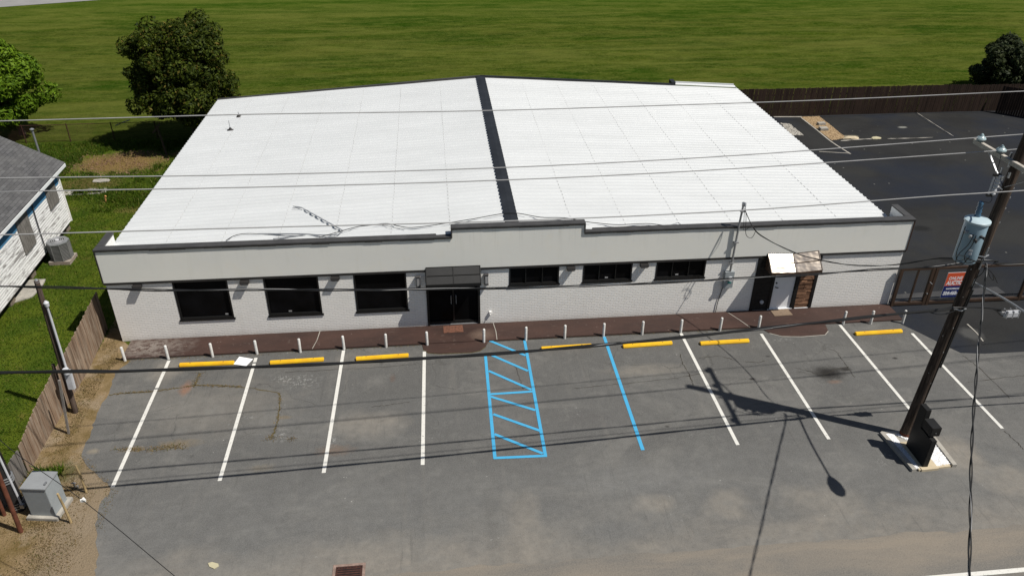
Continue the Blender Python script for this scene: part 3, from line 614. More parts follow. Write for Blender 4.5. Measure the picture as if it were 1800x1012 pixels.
for x0, x1 in [(6.9, 6.75), (13.2, 13.25), (22.1, 22.6)]:
    MB().ribbon([(x0, -.02, .0545), ((x0+x1)/2+.03, -.6, .0545), (x1, -1.12, .0545)], .025).build('sidewalk_crack', M['concrete'], sidew)
rngm = random.Random(3)

# ------------------------------------------------------------------ main building
W = 28.56; HB, HT, HS = 2.40, 3.70, 4.04
B = thing('commercial_building', (W/2, 0, 0), 'long low white brick commercial building with white corrugated metal roof and dark trimmed parapet', 'building')
opens = [(2.16, 4.0, .80, 2.37), (5.21, 7.08, .80, 2.37), (8.29, 10.13, .80, 2.38), (10.82, 12.71, .05, 2.42),
         (13.78, 15.59, 1.62, 2.38), (16.46, 18.27, 1.62, 2.38), (19.15, 21.01, 1.62, 2.38), (22.97, 25.40, .05, 2.42)]
xs = sorted({0, W} | {o_[0] for o_ in opens} | {o_[1] for o_ in opens}); zs = sorted({0, HB} | {o_[2] for o_ in opens} | {o_[3] for o_ in opens})
wall = MB()
def isopen(x, z): return any(o_[0] < x < o_[1] and o_[2] < z < o_[3] for o_ in opens)
for i in range(len(xs)-1):
    for j in range(len(zs)-1):
        if not isopen((xs[i]+xs[i+1])/2, (zs[j]+zs[j+1])/2):
            wall.quad((xs[i], 0, zs[j]), (xs[i+1], 0, zs[j]), (xs[i+1], 0, zs[j+1]), (xs[i], 0, zs[j+1]))
for (x0, x1, z0, z1) in opens:
    d = .22
    wall.quad((x0, 0, z0), (x0, d, z0), (x0, d, z1), (x0, 0, z1)); wall.quad((x1, 0, z0), (x1, 0, z1), (x1, d, z1), (x1, d, z0))
    wall.quad((x0, 0, z0), (x1, 0, z0), (x1, d, z0), (x0, d, z0)); wall.quad((x0, 0, z1), (x0, d, z1), (x1, d, z1), (x1, 0, z1))
wall.build('front_wall', M['white_brick'], B)
# side and back walls
ROOF_L, ROOF_R, XR, ZE, ZR = .09, 28.27, 13.93, 3.26, 4.14
ZRF = 3.80
def zr(y): return ZRF+(ZR-ZRF)*min(1, max(0, y/17.6))
def rz(x, y=17.6): return ZE+(zr(y)-ZE)*((x-ROOF_L)/(XR-ROOF_L) if x < XR else (ROOF_R-x)/(ROOF_R-XR))
def yb(x): return 17.45+.2*min(1, (x-ROOF_L)/(XR-ROOF_L)) if x < XR else 17.65
sidew_mat = simple('painted_block_wall', (.55, .54, .52), .8, 0, .15, 1.5, bump=.2)
MB().quad((.12, 0, 0), (.12, 17.3, 0), (.12, 17.3, ZE-.06), (.12, 0, ZE-.06)).build('left_wall', sidew_mat, B)
MB().quad((28.2, 0, 0), (28.2, 17.9, 0), (28.2, 17.9, ZE-.08), (28.2, 0, ZE-.08)).build('right_wall', sidew_mat, B)
MB().poly([(.12, 17.3, 0), (24.7, 17.3, 0), (24.7, 17.3, rz(24.7)-.07), (XR, 17.3, ZR-.07), (.12, 17.3, ZE-.07)]).poly([(24.75, 17.9, 0), (28.2, 17.9, 0), (28.2, 17.9, ZE-.08), (24.75, 17.9, rz(24.75)-.08)]).poly([(24.74, 17.3, 0), (24.74, 17.9, 0), (24.74, 17.9, 3.35), (24.74, 17.3, 3.35)]).build('back_wall', sidew_mat, B)
# roof: ribbed sheets
PIT = .305
def ribbed(x0, x1, yfun, y_start, name):
    mb = MB(); prof = []; y = y_start
    ymax = max(yfun(x0), yfun(x1)); k = 0
    while y < ymax:
        prof += [(y, 0), (y+.185, 0), (y+.215, .036), (y+.272, .036)]; y += PIT
    prof.append((y, 0)); prof = [q for q in prof if q[0] <= ymax+.001]
    if prof[-1][0] < ymax: prof.append((ymax, 0))
    NX = 6; nx = [x0+(x1-x0)*i/NX for i in range(NX+1)]
    for i in range(NX):
        for (ya, za), (yb_, zb) in zip(prof, prof[1:]):
            xa, xb = nx[i], nx[i+1]
            # small hand-laid irregularity of the sheets
            def P(x, yy, zz):
                yy2 = min(yy, yfun(x)); return (x, yy2, rz(x, yy2)+zz+.006*math.sin(x*1.3+yy*.7))
            mb.quad(P(xa, ya, za), P(xb, ya, za), P(xb, yb_, zb), P(xa, yb_, zb))
    return mb.build(name, M['roof'], B)
roofL = ribbed(ROOF_L, XR, yb, .12, 'roof')
roofR = ribbed(XR, ROOF_R, lambda x: 17.65, .12, 'roof')
ext = ribbed(24.72, ROOF_R+.02, lambda x: 18.15, .12+PIT*58, 'roof_extension')
ext.location.z += .004
# ridge cap with notched edges following the ribs
rc = MB(); hw = .24
y = .12
while y < 17.55:
    ya, ym, ye = y, min(y+PIT*.6, 17.66), min(y+PIT, 17.66); za, zm_, zc = zr(ya), zr(ym), zr(ye)
    for sgn in (-1, 1):
        rc.quad((XR, ya, za+.075), (XR+sgn*hw, ya, za+.056), (XR+sgn*hw, ym, zm_+.056), (XR, ym, zm_+.075))
        rc.quad((XR, ym, zm_+.075), (XR+sgn*(hw-.006), ym, zm_+.056), (XR+sgn*(hw-.006), ye, zc+.056), (XR, ye, zc+.075))
    y += PIT
rc.build('ridge_cap', M['ridge'], B)
# rake trim at the back
MB().beam((ROOF_L, 17.48, rz(ROOF_L)+.03), (XR, 17.70, ZR+.05), .10, .12).build('rake_trim', M['coping'], B)
MB().beam((XR, 17.70, ZR+.05), (24.72, 17.70, rz(24.72)+.04), .10, .12).build('rake_trim', M['ridge'], B)
MB().beam((24.72, 18.2, rz(24.72)+.04), (ROOF_R, 18.2, ZE+.04), .08, .08).build('rake_trim', M['roof'], B)
MB().box(24.5, 24.73, 17.66, 18.2, 3.2, 3.68).build('rake_end_cap', M['ridge'], B)
# eave drip edges
MB().box(ROOF_L-.03, ROOF_L+.0, .9, 17.4, ZE-.10, ZE-.012).build('eave_trim', M['roof'], B)
MB().box(ROOF_R, ROOF_R+.03, .9, 18.1, ZE-.12, ZE-.012).build('eave_trim', M['roof'], B)
# fastener rows / sheet laps
fast_l = simple('roof_fastener_grey', (.43, .435, .43), .6, 0, .3, 1.2)
fast = simple('roof_fastener', (.56, .565, .56), .6, 0, .3, 1.2)
for i, x in enumerate([1.9, 3.85, 5.8, 7.75, 9.7, 11.75, 16.1, 18.0, 20.0, 22.0, 24.0, 26.2]):
    mb = MB()
    Y = [(.25+k*.7, x+.012*math.sin(k*1.9+i)) for k in range(25)]
    for (ya, xa), (yc, xc) in zip(Y, Y[1:]): mb.prism([(xa-.009, ya, rz(xa, ya)+.003), (xa+.009, ya, rz(xa, ya)+.003), (xa+.009, ya, rz(xa, ya)+.012), (xa-.009, ya, rz(xa, ya)+.012)], (xc-xa, yc-ya, rz(xc, yc)-rz(xa, ya)))
    mb.build('roof_seam', fast if x > 14 else fast_l, B)
# parapet / fascia
fa = MB(); fy = -.035
stepx = (11.80, 16.40)
fa.poly([(-.035, fy, HB+.02), (W+.035, fy, HB+.02), (W+.035, fy, HT-.05), (stepx[1], fy, HT-.05), (stepx[1], fy, HS-.05), (stepx[0], fy, HS-.05), (stepx[0], fy, HT-.05), (-.035, fy, HT-.05)])
fa.build('fascia_panel', M['stucco'], B)
pb = MB().poly([(-.03, .20, 2.9), (W+.03, .20, 2.9), (W+.03, .20, HT-.05), (stepx[1], .20, HT-.05), (stepx[1], .20, HS-.05), (stepx[0], .20, HS-.05), (stepx[0], .20, HT-.05), (-.03, .20, HT-.05)])
pb.build('parapet_back', M['white_paint'], B)
# corner returns
for sx, x in ((-1, -.035), (1, W+.035)):
    xin = x - sx*.2
    MB().box(min(x, xin), max(x, xin), .0, 1.2, HB+.02, HT-.05).build('parapet_return', M['white_paint'], B)
    MB().box(min(x, xin)-.02, max(x, xin)+.02, .232, 1.22, HT-.05, HT+.005).build('return_coping', M['coping'], B)
cp = MB()
cp.box(-.07, stepx[0]-.02, -.075, .23, HT-.05, HT); cp.box(stepx[1]+.02, W+.07, -.075, .23, HT-.05, HT); cp.box(stepx[0]-.04, stepx[1]+.04, -.077, .232, HS-.05, HS)
cp.box(stepx[0]-.045, stepx[0], -.08, .235, HT-.052, HS-.052); cp.box(stepx[1], stepx[1]+.045, -.08, .235, HT-.052, HS-.052)
cp.build('coping', M['coping'], B)
# drip lip under the coping (darker, slightly wavy)
for x0, x1, z in ((-.07, stepx[0]-.02, HT-.05), (stepx[1]+.02, W+.07, HT-.05), (stepx[0]-.04, stepx[1]+.04, HS-.05)):
    n = int((x1-x0)/.6)+1; lip = MB()
    for k in range(n):
        xa = x0+(x1-x0)*k/n; xb = x0+(x1-x0)*(k+1)/n; lip.box(xa, xb-.002, -.068-random.uniform(0, .006), -.036, z-.03-random.uniform(0, .018), z-.001)
    lip.build('coping_lip', M['trim'], B)
MB().box(-.075, -.037, -.06, -.0, HB-.0, HT-.06).build('corner_trim', M['trim'], B)
MB().box(W+.037, W+.075, -.06, 1.2, HB-.0, HT-.06).build('corner_trim', simple('red_brown_trim', (.055, .03, .022), .6), B)
for x0, x1 in ((-.05, 10.84), (12.74, 23.08), (25.32, W+.05)):
    MB().box(x0, x1, -.05, -.001, HB-.065, HB+.02).build('fascia_trim', M['trim'], B)

# windows
def window(x0, x1, z0, z1, sliders):
    f = MB(); t = .055; y0, y1 = -.012, .10
    f.box(x0, x0+t, y0, y1, z0, z1); f.box(x1-t, x1, y0, y1, z0, z1); f.box(x0+t, x1-t, y0, y1, z0, z0+t); f.box(x0+t, x1-t, y0, y1, z1-t, z1)
    for k in range(1, sliders):
        x = x0+(x1-x0)*k/sliders; f.box(x-.018, x+.018, .02, .09, z0+t, z1-t)
    wn = f.build('window', M['frame'], B)
    MB().quad((x0+t, .07, z0+t), (x1-t, .07, z0+t), (x1-t, .07, z1-t), (x0+t, .07, z1-t)).build('pane', M['glass'], wn)
    MB().box(x0-.04, x1+.04, -.035, .02, z0-.07, z0+.002).build('sill', M['frame'], wn, bevel=.006)
    return wn
wins = []
for k, (x0, x1, z0, z1) in enumerate(opens):
    if k in (0, 1, 2): wins.append(window(x0, x1, z0, z1, 1))
    if k in (4, 5, 6): wins.append(window(x0, x1, z0, z1, 3))
M['sticker'] = simple('pale_sticker', (.30, .30, .30), .6)
for k, x in ((0, 3.75), (1, 5.95), (4, 17.35-.0), (5, 19.98)):
    kk = {0: 0, 1: 1, 4: 4, 5: 5}[k]; z = opens[{0: 0, 1: 1, 4: 5, 5: 6}[k]][2]+.09
    MB().box(x-.055, x+.055, .055, .066, z, z+.05).build('latch', M['sticker'], wins[{0: 0, 1: 1, 4: 4, 5: 5}[k]])

# main entrance
dx0, dx1, dz1 = 10.82, 12.71, 2.42
d = MB(); t = .06
for x in (dx0, (dx0+dx1)/2-.03, dx1-t): d.box(x, x+t, .04, .16, .05, 2.3)
d.box(dx0+t, dx1-t, .05, .15, 1.98, 2.05); d.box(dx0+t, dx1-t, .05, .15, 2.25, 2.3); d.box(dx0+t, dx1-t, .045, .15, .05, .17)
dr = d.build('entrance_door', M['frame'], B)
MB().quad((dx0, .12, .05), (dx1, .12, .05), (dx1, .12, 2.42), (dx0, .12, 2.42)).build('pane', M['glass'], dr)
for x in (11.68, 11.86): MB().tube([(x, .03, .95), (x, -.01, .95), (x, -.01, 1.3), (x, .03, 1.3)], .012, 6).build('handle', M['galv'], dr)
MB().box(dx0+.05, dx1-.05, -.01, .05, .05, .068).build('threshold', M['galv'], dr)
for x in (dx0-.02, dx1-.06): MB().box(x, x+.08, -.03, .16, .055, 2.40).build('door_surround', M['black'], dr)
def canopy(x0, x1, zt, zl, p, mats, sag, name, rib):
    """lean-to hood: sloped top in four panels, side cheeks, thin front lip"""
    par = None; xm = (x0+x1)/2
    fr = MB()
    a, b = Vector((0, -.03, zt)), Vector((0, -p, zl)); mid = a.lerp(b, .5)
    for x in (x0, x1):
        fr.prism([(x-.012, a.y, zt-.002), (x-.012, b.y, zl-.002), (x-.012, b.y, zl-.09), (x-.012, a.y, zl-.09)], (.024, 0, 0))
    fr.box(x0+.012, x1-.012, -p-.012, -p+.012, zl-.09, zl-.004)
    for x, e_ in ((x0, 0), (xm, -sag), (x1, sag*.7)): fr.beam((x, a.y, zt+.012+e_), (x, b.y, zl+.012+e_), rib, .03)
    for tt in (0.0, .5, 1.0):
        q = a.lerp(b, tt); fr.beam((x0, q.y, q.z+.008), (xm, q.y, q.z+.008-sag), rib, .026); fr.beam((xm, q.y, q.z+.008-sag), (x1, q.y, q.z+.008+sag*.7), rib, .026)
    o = fr.build(name, mats[0], B)
    k = 0
    for xa, xb in ((x0, xm), (xm, x1)):
        for q0, q1 in ((a, mid), (mid, b)):
            e = .0
            ea, eb = (0, -sag) if xa == x0 else (-sag, sag*.7)
            MB().quad((xa, q0.y, q0.z+.004+ea), (xb, q0.y, q0.z+.004+eb), (xb, q1.y, q1.z+.004+eb), (xa, q1.y, q1.z+.004+ea)).build('canopy_panel', mats[1+k % (len(mats)-1)], o); k += 1
    return o
canopy(10.84, 12.74, 2.50, 2.05, .50, [M['black'], M['canopy']], 0, 'entrance_canopy', .025)

# side door with rustic panels
MB().box(22.97, 23.10, -.03, .15, .052, 2.40).box(23.66, 23.76, -.03, .15, .052, 2.40).box(24.60, 24.74, -.03, .15, .052, 2.40).box(25.30, 25.42, -.03, .15, .052, 2.40).box(22.97, 25.42, -.032, .15, 2.40, 2.46).build('side_door_frame', M['black'], B)
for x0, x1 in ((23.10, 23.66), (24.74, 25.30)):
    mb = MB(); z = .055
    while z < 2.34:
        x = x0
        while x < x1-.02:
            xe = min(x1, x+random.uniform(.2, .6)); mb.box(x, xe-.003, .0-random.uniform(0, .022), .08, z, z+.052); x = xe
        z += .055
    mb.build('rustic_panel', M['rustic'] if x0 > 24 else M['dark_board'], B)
sd = MB().box(23.78, 24.59, .03, .075, .07, 2.22).build('side_door', M['door_white'], B, bevel=.006)
MB().box(23.76, 24.60, .02, .10, 2.22, 2.40).build('door_header', M['door_white'], sd)
MB().tube([(23.87, .03, 1.02), (23.87, -.03, 1.02), (23.95, -.035, 1.02)], .018, 8).build('handle', M['trim'], sd)
MB().tube([(23.87, .03, 1.2), (23.87, 0, 1.2)], .03, 10).build('lock', M['trim'], sd)
MB().box(23.68, 24.66, -.04, .05, .052, .075).build('door_sill', M['door_white'], sd)
MB().box(24.76, 25.3, -.035, -.0, .052, .075).build('panel_sill', M['door_white'], B)
MB().tube([(23.40, -.03, .43), (23.40, -.075, .43)], .075, 14).tube([(23.40, -.07, .40), (23.40, -.10, .40)], .04, 10).build('outlet_cover', M['pvc'], B)
canopy(23.28, 25.20, 2.50, 2.0, .60, [M['brown_steel'], M['steel']], .045, 'side_canopy', .028)
for i, (x, y, mt) in enumerate([(11.36, -.55, 'mat'), (23.80, -.50, 'mat_tan')]):
    mb = MB().prism([(x, y, .052), (x+.72, y+.02, .052), (x+.70, y+.46, .052), (x-.01, y+.45, .052)], (0, 0, .014))
    o = mb.build('doormat', M[mt]); tag(o, ['worn red brown doormat in front of the black double door', 'tan doormat in front of the white side door'][i], 'doormat')

# lights on the wall
def wall_light(kind, x, z):
    if kind == 'down':
        mb = MB().prism([(x-.15, -.001, z), (x-.15, -.16, z), (x-.15, -.19, z-.10), (x-.15, -.001, z-.12)], (.30, 0, 0))
        o = mb.build('wall_light', M['trim'], B, bevel=.008)
        MB().box(x-.12, x+.12, -.155, -.03, z-.135, z-.121).build('lens', M['sticker'], o)
    else:
        mb = MB().box(x-.06, x+.06, -.13, -.001, z-.19, z+.19).box(x-.075, x+.075, -.15, -.001, z+.19, z+.215).box(x-.075, x+.075, -.15, -.001, z-.215, z-.19)
        o = mb.build('wall_light', M['coping'], B)
        MB().box(x-.045, x+.045, -.14, -.132, z-.15, z+.15).build('lens', M['sticker'], o)
for u, v in [(240, 502), (429, 494), (589, 490), (1004, 468), (1133, 464)]:
    p = F(u, v, -.1); wall_light('down', p.x, HB-.085)
for u, v in [(735, 495), (855, 491)]:
    p = F(u, v, -.08); wall_light('sconce', p.x, p.z)
p = F(862, 550, -.05); MB().box(p.x-.04, p.x+.04, -.08, -.001, p.z-.06, p.z+.06).tube([(p.x, -.08, p.z-.03), (p.x, -.11, p.z-.05)], .018, 6).build('hose_tap', M['white_paint'], B)
# electric mast and meter
mast = MB().tube([(21.93, -.10, 1.85), (21.95, -.12, 3.7), (21.98, -.12, 4.52)], .038, 10).build('service_mast', M['galv'], B, True)
MB().tube([(21.98, -.12, 4.50), (21.98, -.13, 4.60), (21.98, -.22, 4.63), (21.99, -.28, 4.54)], [.05, .065, .06, .03], 10).build('weatherhead', M['galv'], mast, True)
for b_ in ((21.88, 22.04, -.165, -.0, 3.05, 3.09), (21.86, 22.0, -.15, -.0, 2.2, 2.24), (21.9, 22.06, -.19, -.08, 4.28, 4.33)): MB().box(*b_).build('mast_bracket', M['galv'], mast)
mbx = MB().box(21.74, 22.10, -.15, -.001, 1.17, 1.86).build('meter_box', M['grey_paint'], B, bevel=.01)
MB().tube([(21.95, -.15, 1.58), (21.95, -.20, 1.58)], .095, 16).tube([(21.95, -.20, 1.58), (21.95, -.26, 1.58)], [.085, .07], 16).build('meter_dial', M['pvc'], mbx)
MB().box(21.88, 22.02, -.156, -.151, 1.38, 1.47).build('meter_label', M['teal'], mbx)
MB().tube([(21.78, -.03, 1.17), (21.74, -.03, .9), (21.68, -.03, .5), (21.66, -.03, .06)], .014, 6).build('ground_conduit', M['coping'], B)
# side-wall downlight on the left corner
MB().box(-.16, -.036, .15, .33, 2.45, 2.62).build('wall_light', M['trim'], B)
# vent pipes on the roof
def on_roof(u, v, dz=0):
    z = 3.6
    for _ in range(12):
        q = G(u, v, z); z = rz(q.x, q.y)+dz
    return G(u, v, z)
for u, v, h in ((405, 228, .38), (420, 204, .16)):
    q = on_roof(u, v, .03); o = MB().tube([(q.x, q.y, q.z-.03), (q.x, q.y, q.z+.04), (q.x, q.y, q.z+.09)], [.16, .07, .045], 12).build('vent_boot', M['trim'], B)
    MB().tube([(q.x, q.y, q.z+.05), (q.x-.01, q.y, q.z+.05+h)], .016, 6).build('vent_pipe', M['galv'], o)

# ------------------------------------------------------------------ bollards (white pipe posts along the sidewalk)
bl = [(220, 634), (296, 631), (374, 627), (452, 622), (528, 619), (605, 614), (679, 609), (751, 604), (850, 598), (924, 597), (992, 593), (1060, 590), (1128, 587), (1196, 585), (1265, 581), (1332, 576), (1478, 566), (1530, 569), (1586, 568)]
BLAB = ['leftmost white pipe bollard at the peeled left end of the brown sidewalk', 'white pipe bollard at the top of the leftmost white stall line', 'white pipe bollard between the two leftmost stall lines, behind the leftmost yellow wheel stop',
        'white pipe bollard at the top of the second white stall line, behind the white board', 'white pipe bollard behind the second yellow wheel stop from the left', 'white pipe bollard at the top of the third white stall line from the left',
        'white pipe bollard behind the third yellow wheel stop from the left', 'white pipe bollard left of the main entrance ramp', 'white pipe bollard right of the main entrance mat, at the ramp edge',
        'white pipe bollard at the top right corner of the blue hatched aisle', 'white pipe bollard behind the yellow wheel stop beside the blue hatched aisle', 'white pipe bollard at the top of the single blue stall line',
        'white pipe bollard behind the yellow wheel stop right of the single blue line', 'white pipe bollard at the top of the first white line right of the blue ones', 'white pipe bollard below the electric meter, behind the wheel stop there',
        'white pipe bollard left of the side door ramp', 'white pipe bollard just right of the side door ramp', 'white pipe bollard behind the rightmost yellow wheel stop', 'rightmost white pipe bollard near the brown gate']
first = None
for i, ((u, v), lb) in enumerate(zip(bl, BLAB)):
    p = G(u, v)
    if first is None:
        r = .048; h = .54
        mb = MB().tube([(0, 0, -.005), (0, 0, h), (0, 0, h+.022), (0, 0, h+.034)], [r, r, r*.8, r*.3], 14)
        first = mb.build('bollard', simple('chalky_post_paint', (.60, .595, .57), .6, 0, .25, 9), smooth=True); o = first
    else:
        o = first.copy(); COL.objects.link(o)
    o.location = (p.x, min(p.y, -1.185), .006); o.rotation_euler = (random.uniform(-.02, .02), random.uniform(-.02, .02), random.random()*6)
    tag(o, lb, 'bollard', 'white pipe bollards along the sidewalk')
# wheel stops
ws = [((316, 641), (411, 637)), ((475, 637), (569, 631)), ((627, 630), (717, 624)), ((955, 612), (1037, 607)), ((1096, 608), (1181, 602)), ((1231, 603), (1317, 598)), ((1504, 586), (1586, 581))]
WL = ['leftmost yellow wheel stop, the white board lying at its right end', 'second yellow wheel stop from the left, right of the white board', 'third yellow wheel stop from the left, nearest the main entrance on its left side',
      'yellow wheel stop just right of the blue hatched aisle, overhung by the thick cable', 'yellow wheel stop right of the single blue stall line', 'yellow wheel stop crossed by a wire shadow, below the electric meter', 'rightmost yellow wheel stop by the brown gate']
first = None
for (a, b), lb in zip(ws, WL):
    pa, pb_ = G(a[0], a[1]+4), G(b[0], b[1]+4); c = (pa+pb_)/2
    if first is None:
        L = .90; mb = MB()
        pr = [(-.085, 0), (.085, 0), (.085, .055), (.05, .105), (-.05, .105), (-.085, .055)]
        mb.prism([(-L, y, z) for y, z in pr], (2*L, 0, 0))
        first = mb.build('wheel_stop', M['yellow'], bevel=.012)
        o = first; kids = []
        for x in (-.55, .55): kids.append(MB().tube([(x, 0, .104), (x, 0, .109)], .018, 8).build('anchor_bolt', M['rust'], first))
    else:
        o = first.copy(); COL.objects.link(o)
        for k_ in kids: c2 = k_.copy(); COL.objects.link(c2); c2.parent = o
    o.location = (c.x, c.y+.06, .006); o.rotation_euler.z = math.atan2(pb_.y-pa.y, pb_.x-pa.x)
    tag(o, lb, 'wheel stop', 'yellow wheel stops')
q = [G(*p) for p in [(411, 641), (421, 628), (445, 632), (433, 644)]]
o = MB().prism([(p.x, p.y, 0) for p in q], (0, 0, .012)).build('board', M['paper'], origin=(q[0].x, q[0].y, 0)); o.location.z = .02; o.rotation_euler.x = .015
tag(o, 'flat white board lying on the asphalt beside the leftmost wheel stop', 'board')
q = [G(*p) for p in [(366, 990), (373, 988), (384, 991), (385, 995), (377, 1000), (368, 996)]]
o = MB().prism([(p.x, p.y, .008) for p in q], (0, 0, .02)).build('scrap', M['cardboard']); tag(o, 'small yellowish flat scrap lying on the asphalt near the bottom edge', 'scrap')
# drain
c = G(613, 1008); DX = .40
dr_ = thing('storm_drain', (c.x, c.y, .004), 'rusty square drain grate set in a worn concrete ring at the bottom of the lot', 'drain')
mb = MB(); x0, x1, y0, y1 = c.x-DX, c.x+DX, c.y-.42, c.y+.30
mb.box(x0, x1, y1-.07, y1, .0, .018).box(x0, x1, y0, y0+.07, .0, .018).box(x0, x0+.07, y0+.07, y1-.07, .0, .018).box(x1-.07, x1, y0+.07, y1-.07, .0, .018)
mb.build('concrete_ring', M['rust_ring'], dr_)
mb = MB().quad((x0+.06, y0+.06, .008), (x1-.06, y0+.06, .008), (x1-.06, y1-.06, .008), (x0+.06, y1-.06, .008)); mb.build('cover', M['rust'], dr_)
mb = MB()
for k in range(9): xx = x0+.11+k*(x1-x0-.22)/8; mb.tube([(xx, y1-.11, .009), (xx, y1-.11, .013)], .014, 8)
for k in range(7): yy = y0+.12+k*.07; mb.box(x0+.12, x1-.12, yy, yy+.02, .009, .014)
mb.build('grate_bars', M['black'], dr_)

# ------------------------------------------------------------------ gravel island and monument sign
isl = thing('gravel_island', (25.2, -8, 0), 'kerbed island of white gravel around the big pole and black sign', 'traffic island')
P0, P1, P2, P3 = G(1549, 763), G(1606, 829), G(1677, 821), G(1632, 762)
for a, b in ((P0, P1), (P3, P2)): MB().beam(a+Vector((0, 0, .05)), b+Vector((0, 0, .05)), .13, .11).build('kerb', M['concrete'], isl)
cen = [(24.86, -7.5), (24.84, -8.6), (25.42, -8.6), (25.4, -7.6)]
MB().beam(P0+Vector((0, 0, .045)), P3+Vector((0, 0, .045)), .1, .09).build('kerb', M['concrete'], isl)
MB().beam(P1+Vector((.15, .05, .03)), P2+Vector((-.12, .05, .03)), .1, .07).build('kerb', M['sand'], isl)
MB().poly([(P0.x+.1, P0.y, .03), (P1.x+.1, P1.y+.05, .03), (P2.x-.05, P2.y+.05, .03), (P3.x-.05, P3.y, .03)]).build('bed', M['concrete'], isl)
MB().prism([(24.84, -7.6, .0), (24.88, -8.78, .0), (25.4, -8.76, .0), (25.36, -7.6, .0)], (0, 0, .082)).build('sand_strip', M['sand'], isl)
gl = [(P0.x+.08, P0.y-.02), (P1.x+.08, P1.y+.1), (24.86, -8.68), (24.86, -7.15)]
gr = [(25.38, -8.66), (P2.x-.07, P2.y+.1), (P3.x-.07, P3.y-.05), (24.9, -7.2), (25.3, -7.6)]
for pg in (gl, gr):
    o = scatter_stones('gravel', pg, 1900, .02, .045, M['gravel'], .035, .8, isl); o['kind'] = 'stuff'
    o = scatter_stones('gravel', pg, 1700, .02, .042, M['gravel'], .052, .8, isl); o['kind'] = 'stuff'
sg = thing('monument_sign', (25.03, -8.2, .08), 'matte black stepped slab sign standing on the gravel island before the pole', 'sign')
X0, X1 = 24.955, 25.115
MB().prism([(X0, -7.74, .07), (X0, -8.67, .07), (X0, -8.67, 1.05), (X0, -8.08, 1.05), (X0, -8.08, 1.68), (X0, -7.76, 1.68)], (X1-X0, 0, 0)).build('slab', M['black'], sg, bevel=.008)
MB().box(X0-.004, 25.24, -8.53, -8.083, 1.10, 1.40).build('cabinet_box', M['black'], sg, bevel=.008)
MB().tube([(25.10, -8.532, 1.22), (25.10, -8.54, 1.22)], .014, 8).build('bolt', M['galv'], sg)

# ------------------------------------------------------------------ big utility pole
PB = G(1590, 765); lean = Vector((.055, .0, 1))
def pole_at(z): return Vector((PB.x+lean.x*z, PB.y, z))
pole = thing('utility_pole', (PB.x, PB.y, 0), 'tall dark wooden utility pole rising from the white gravel island, with crossarm on top', 'utility pole')
zz = [0, .3, 2, 4, 6, 8, 10, 10.8]
MB().tube([pole_at(z) for z in zz], [.168, .163, .157, .150, .142, .134, .126, .122], 16).build('shaft', M['pole_wood'], pole, True)
ax = pole_at(8.85).x-.16
arm = MB().box(ax-.055, ax+.055, -8.70, -5.72, 8.78, 8.90).build('crossarm', M['arm_wood'], pole, bevel=.008)
MB().beam((ax, -6.35, 8.78), (pole_at(8.2).x-.12, -7.2, 8.2), .04, .012).beam((ax, -8.15, 8.78), (pole_at(8.2).x-.12, -7.3, 8.2), .04, .012).build('arm_brace', M['galv'], arm)
def insul(y, z, x):
    o = MB().tube([(x, y, z-.12), (x, y, z-.03)], .014, 6).tube([(x, y, z-.05), (x, y, z-.02), (x, y, z+.02), (x, y, z+.05), (x, y, z+.07), (x, y, z+.11)], [.115, .125, .10, .055, .05, .02], 14)
    return o
for y in (-5.93, -6.76, -8.5): insul(y, 9.0, ax).build('insulator', M['porcelain'], arm, True)
insul(PB.y, 10.97, pole_at(10.8).x).build('insulator', M['porcelain'], pole, True)
mb = MB()
for dx_, dy, dz in ((-.2, .0, 8.78), (-.26, .1, 8.6), (-.2, -.12, 8.55), (.12, .12, 8.85), (.05, -.2, 8.7), (-.1, .2, 8.95), (-.3, -.05, 8.45)):
    q = pole_at(dz); mb.box(q.x+dx_-.022, q.x+dx_+.022, q.y+dy-.02, q.y+dy+.02, dz-.07, dz+.07)
mb.build('arm_hardware', M['galv'], pole)
for z in (7.9, 8.15, 7.6, 7.2): q = pole_at(z); MB().box(q.x+.10, q.x+.165, q.y-.05, q.y-.01, z-.02, z+.02).build('bolt', M['galv'], pole)
MB().tube([pole_at(z)+Vector((.05, -.155, 0)) for z in (.1, 2, 4, 6)], .014, 6).build('ground_wire', M['wire'], pole)
MB().tube([pole_at(z)+Vector((.165, -.05, 0)) for z in (2.6, 4, 5.2)], .045, 8).build('riser_conduit', M['wire'], pole)
for z in (6.28, 4.62): MB().tube([pole_at(z)+Vector((-.17, -.08, 0)), pole_at(z)+Vector((-.02, -.20, 0)), pole_at(z)+Vector((.17, -.1, 0))], .022, 6).build('cable_bracket', M['galv'], pole)
MB().tube([pole_at(5.9)+Vector((0, -.18, 0)), pole_at(6.55)+Vector((.02, -.18, 0))], .02, 6).build('cable_rack', M['galv'], pole)
MB().tube([pole_at(0.0), pole_at(.16)], [.176, .171], 16).build('rusty_foot', M['red_wood'], pole, True)
for k in range(16):
    z = 1.0+k*.37+random.uniform(-.1, .1); a_ = random.uniform(3.4, 5.6); q = pole_at(z); r_ = .158-.004*z; MB().box(q.x+r_*math.cos(a_)-.012, q.x+r_*math.cos(a_)+.012, q.y+r_*math.sin(a_)-.008, q.y+r_*math.sin(a_)+.008, z, z+random.choice((.02, .05))).build('staple', M['galv'], pole)
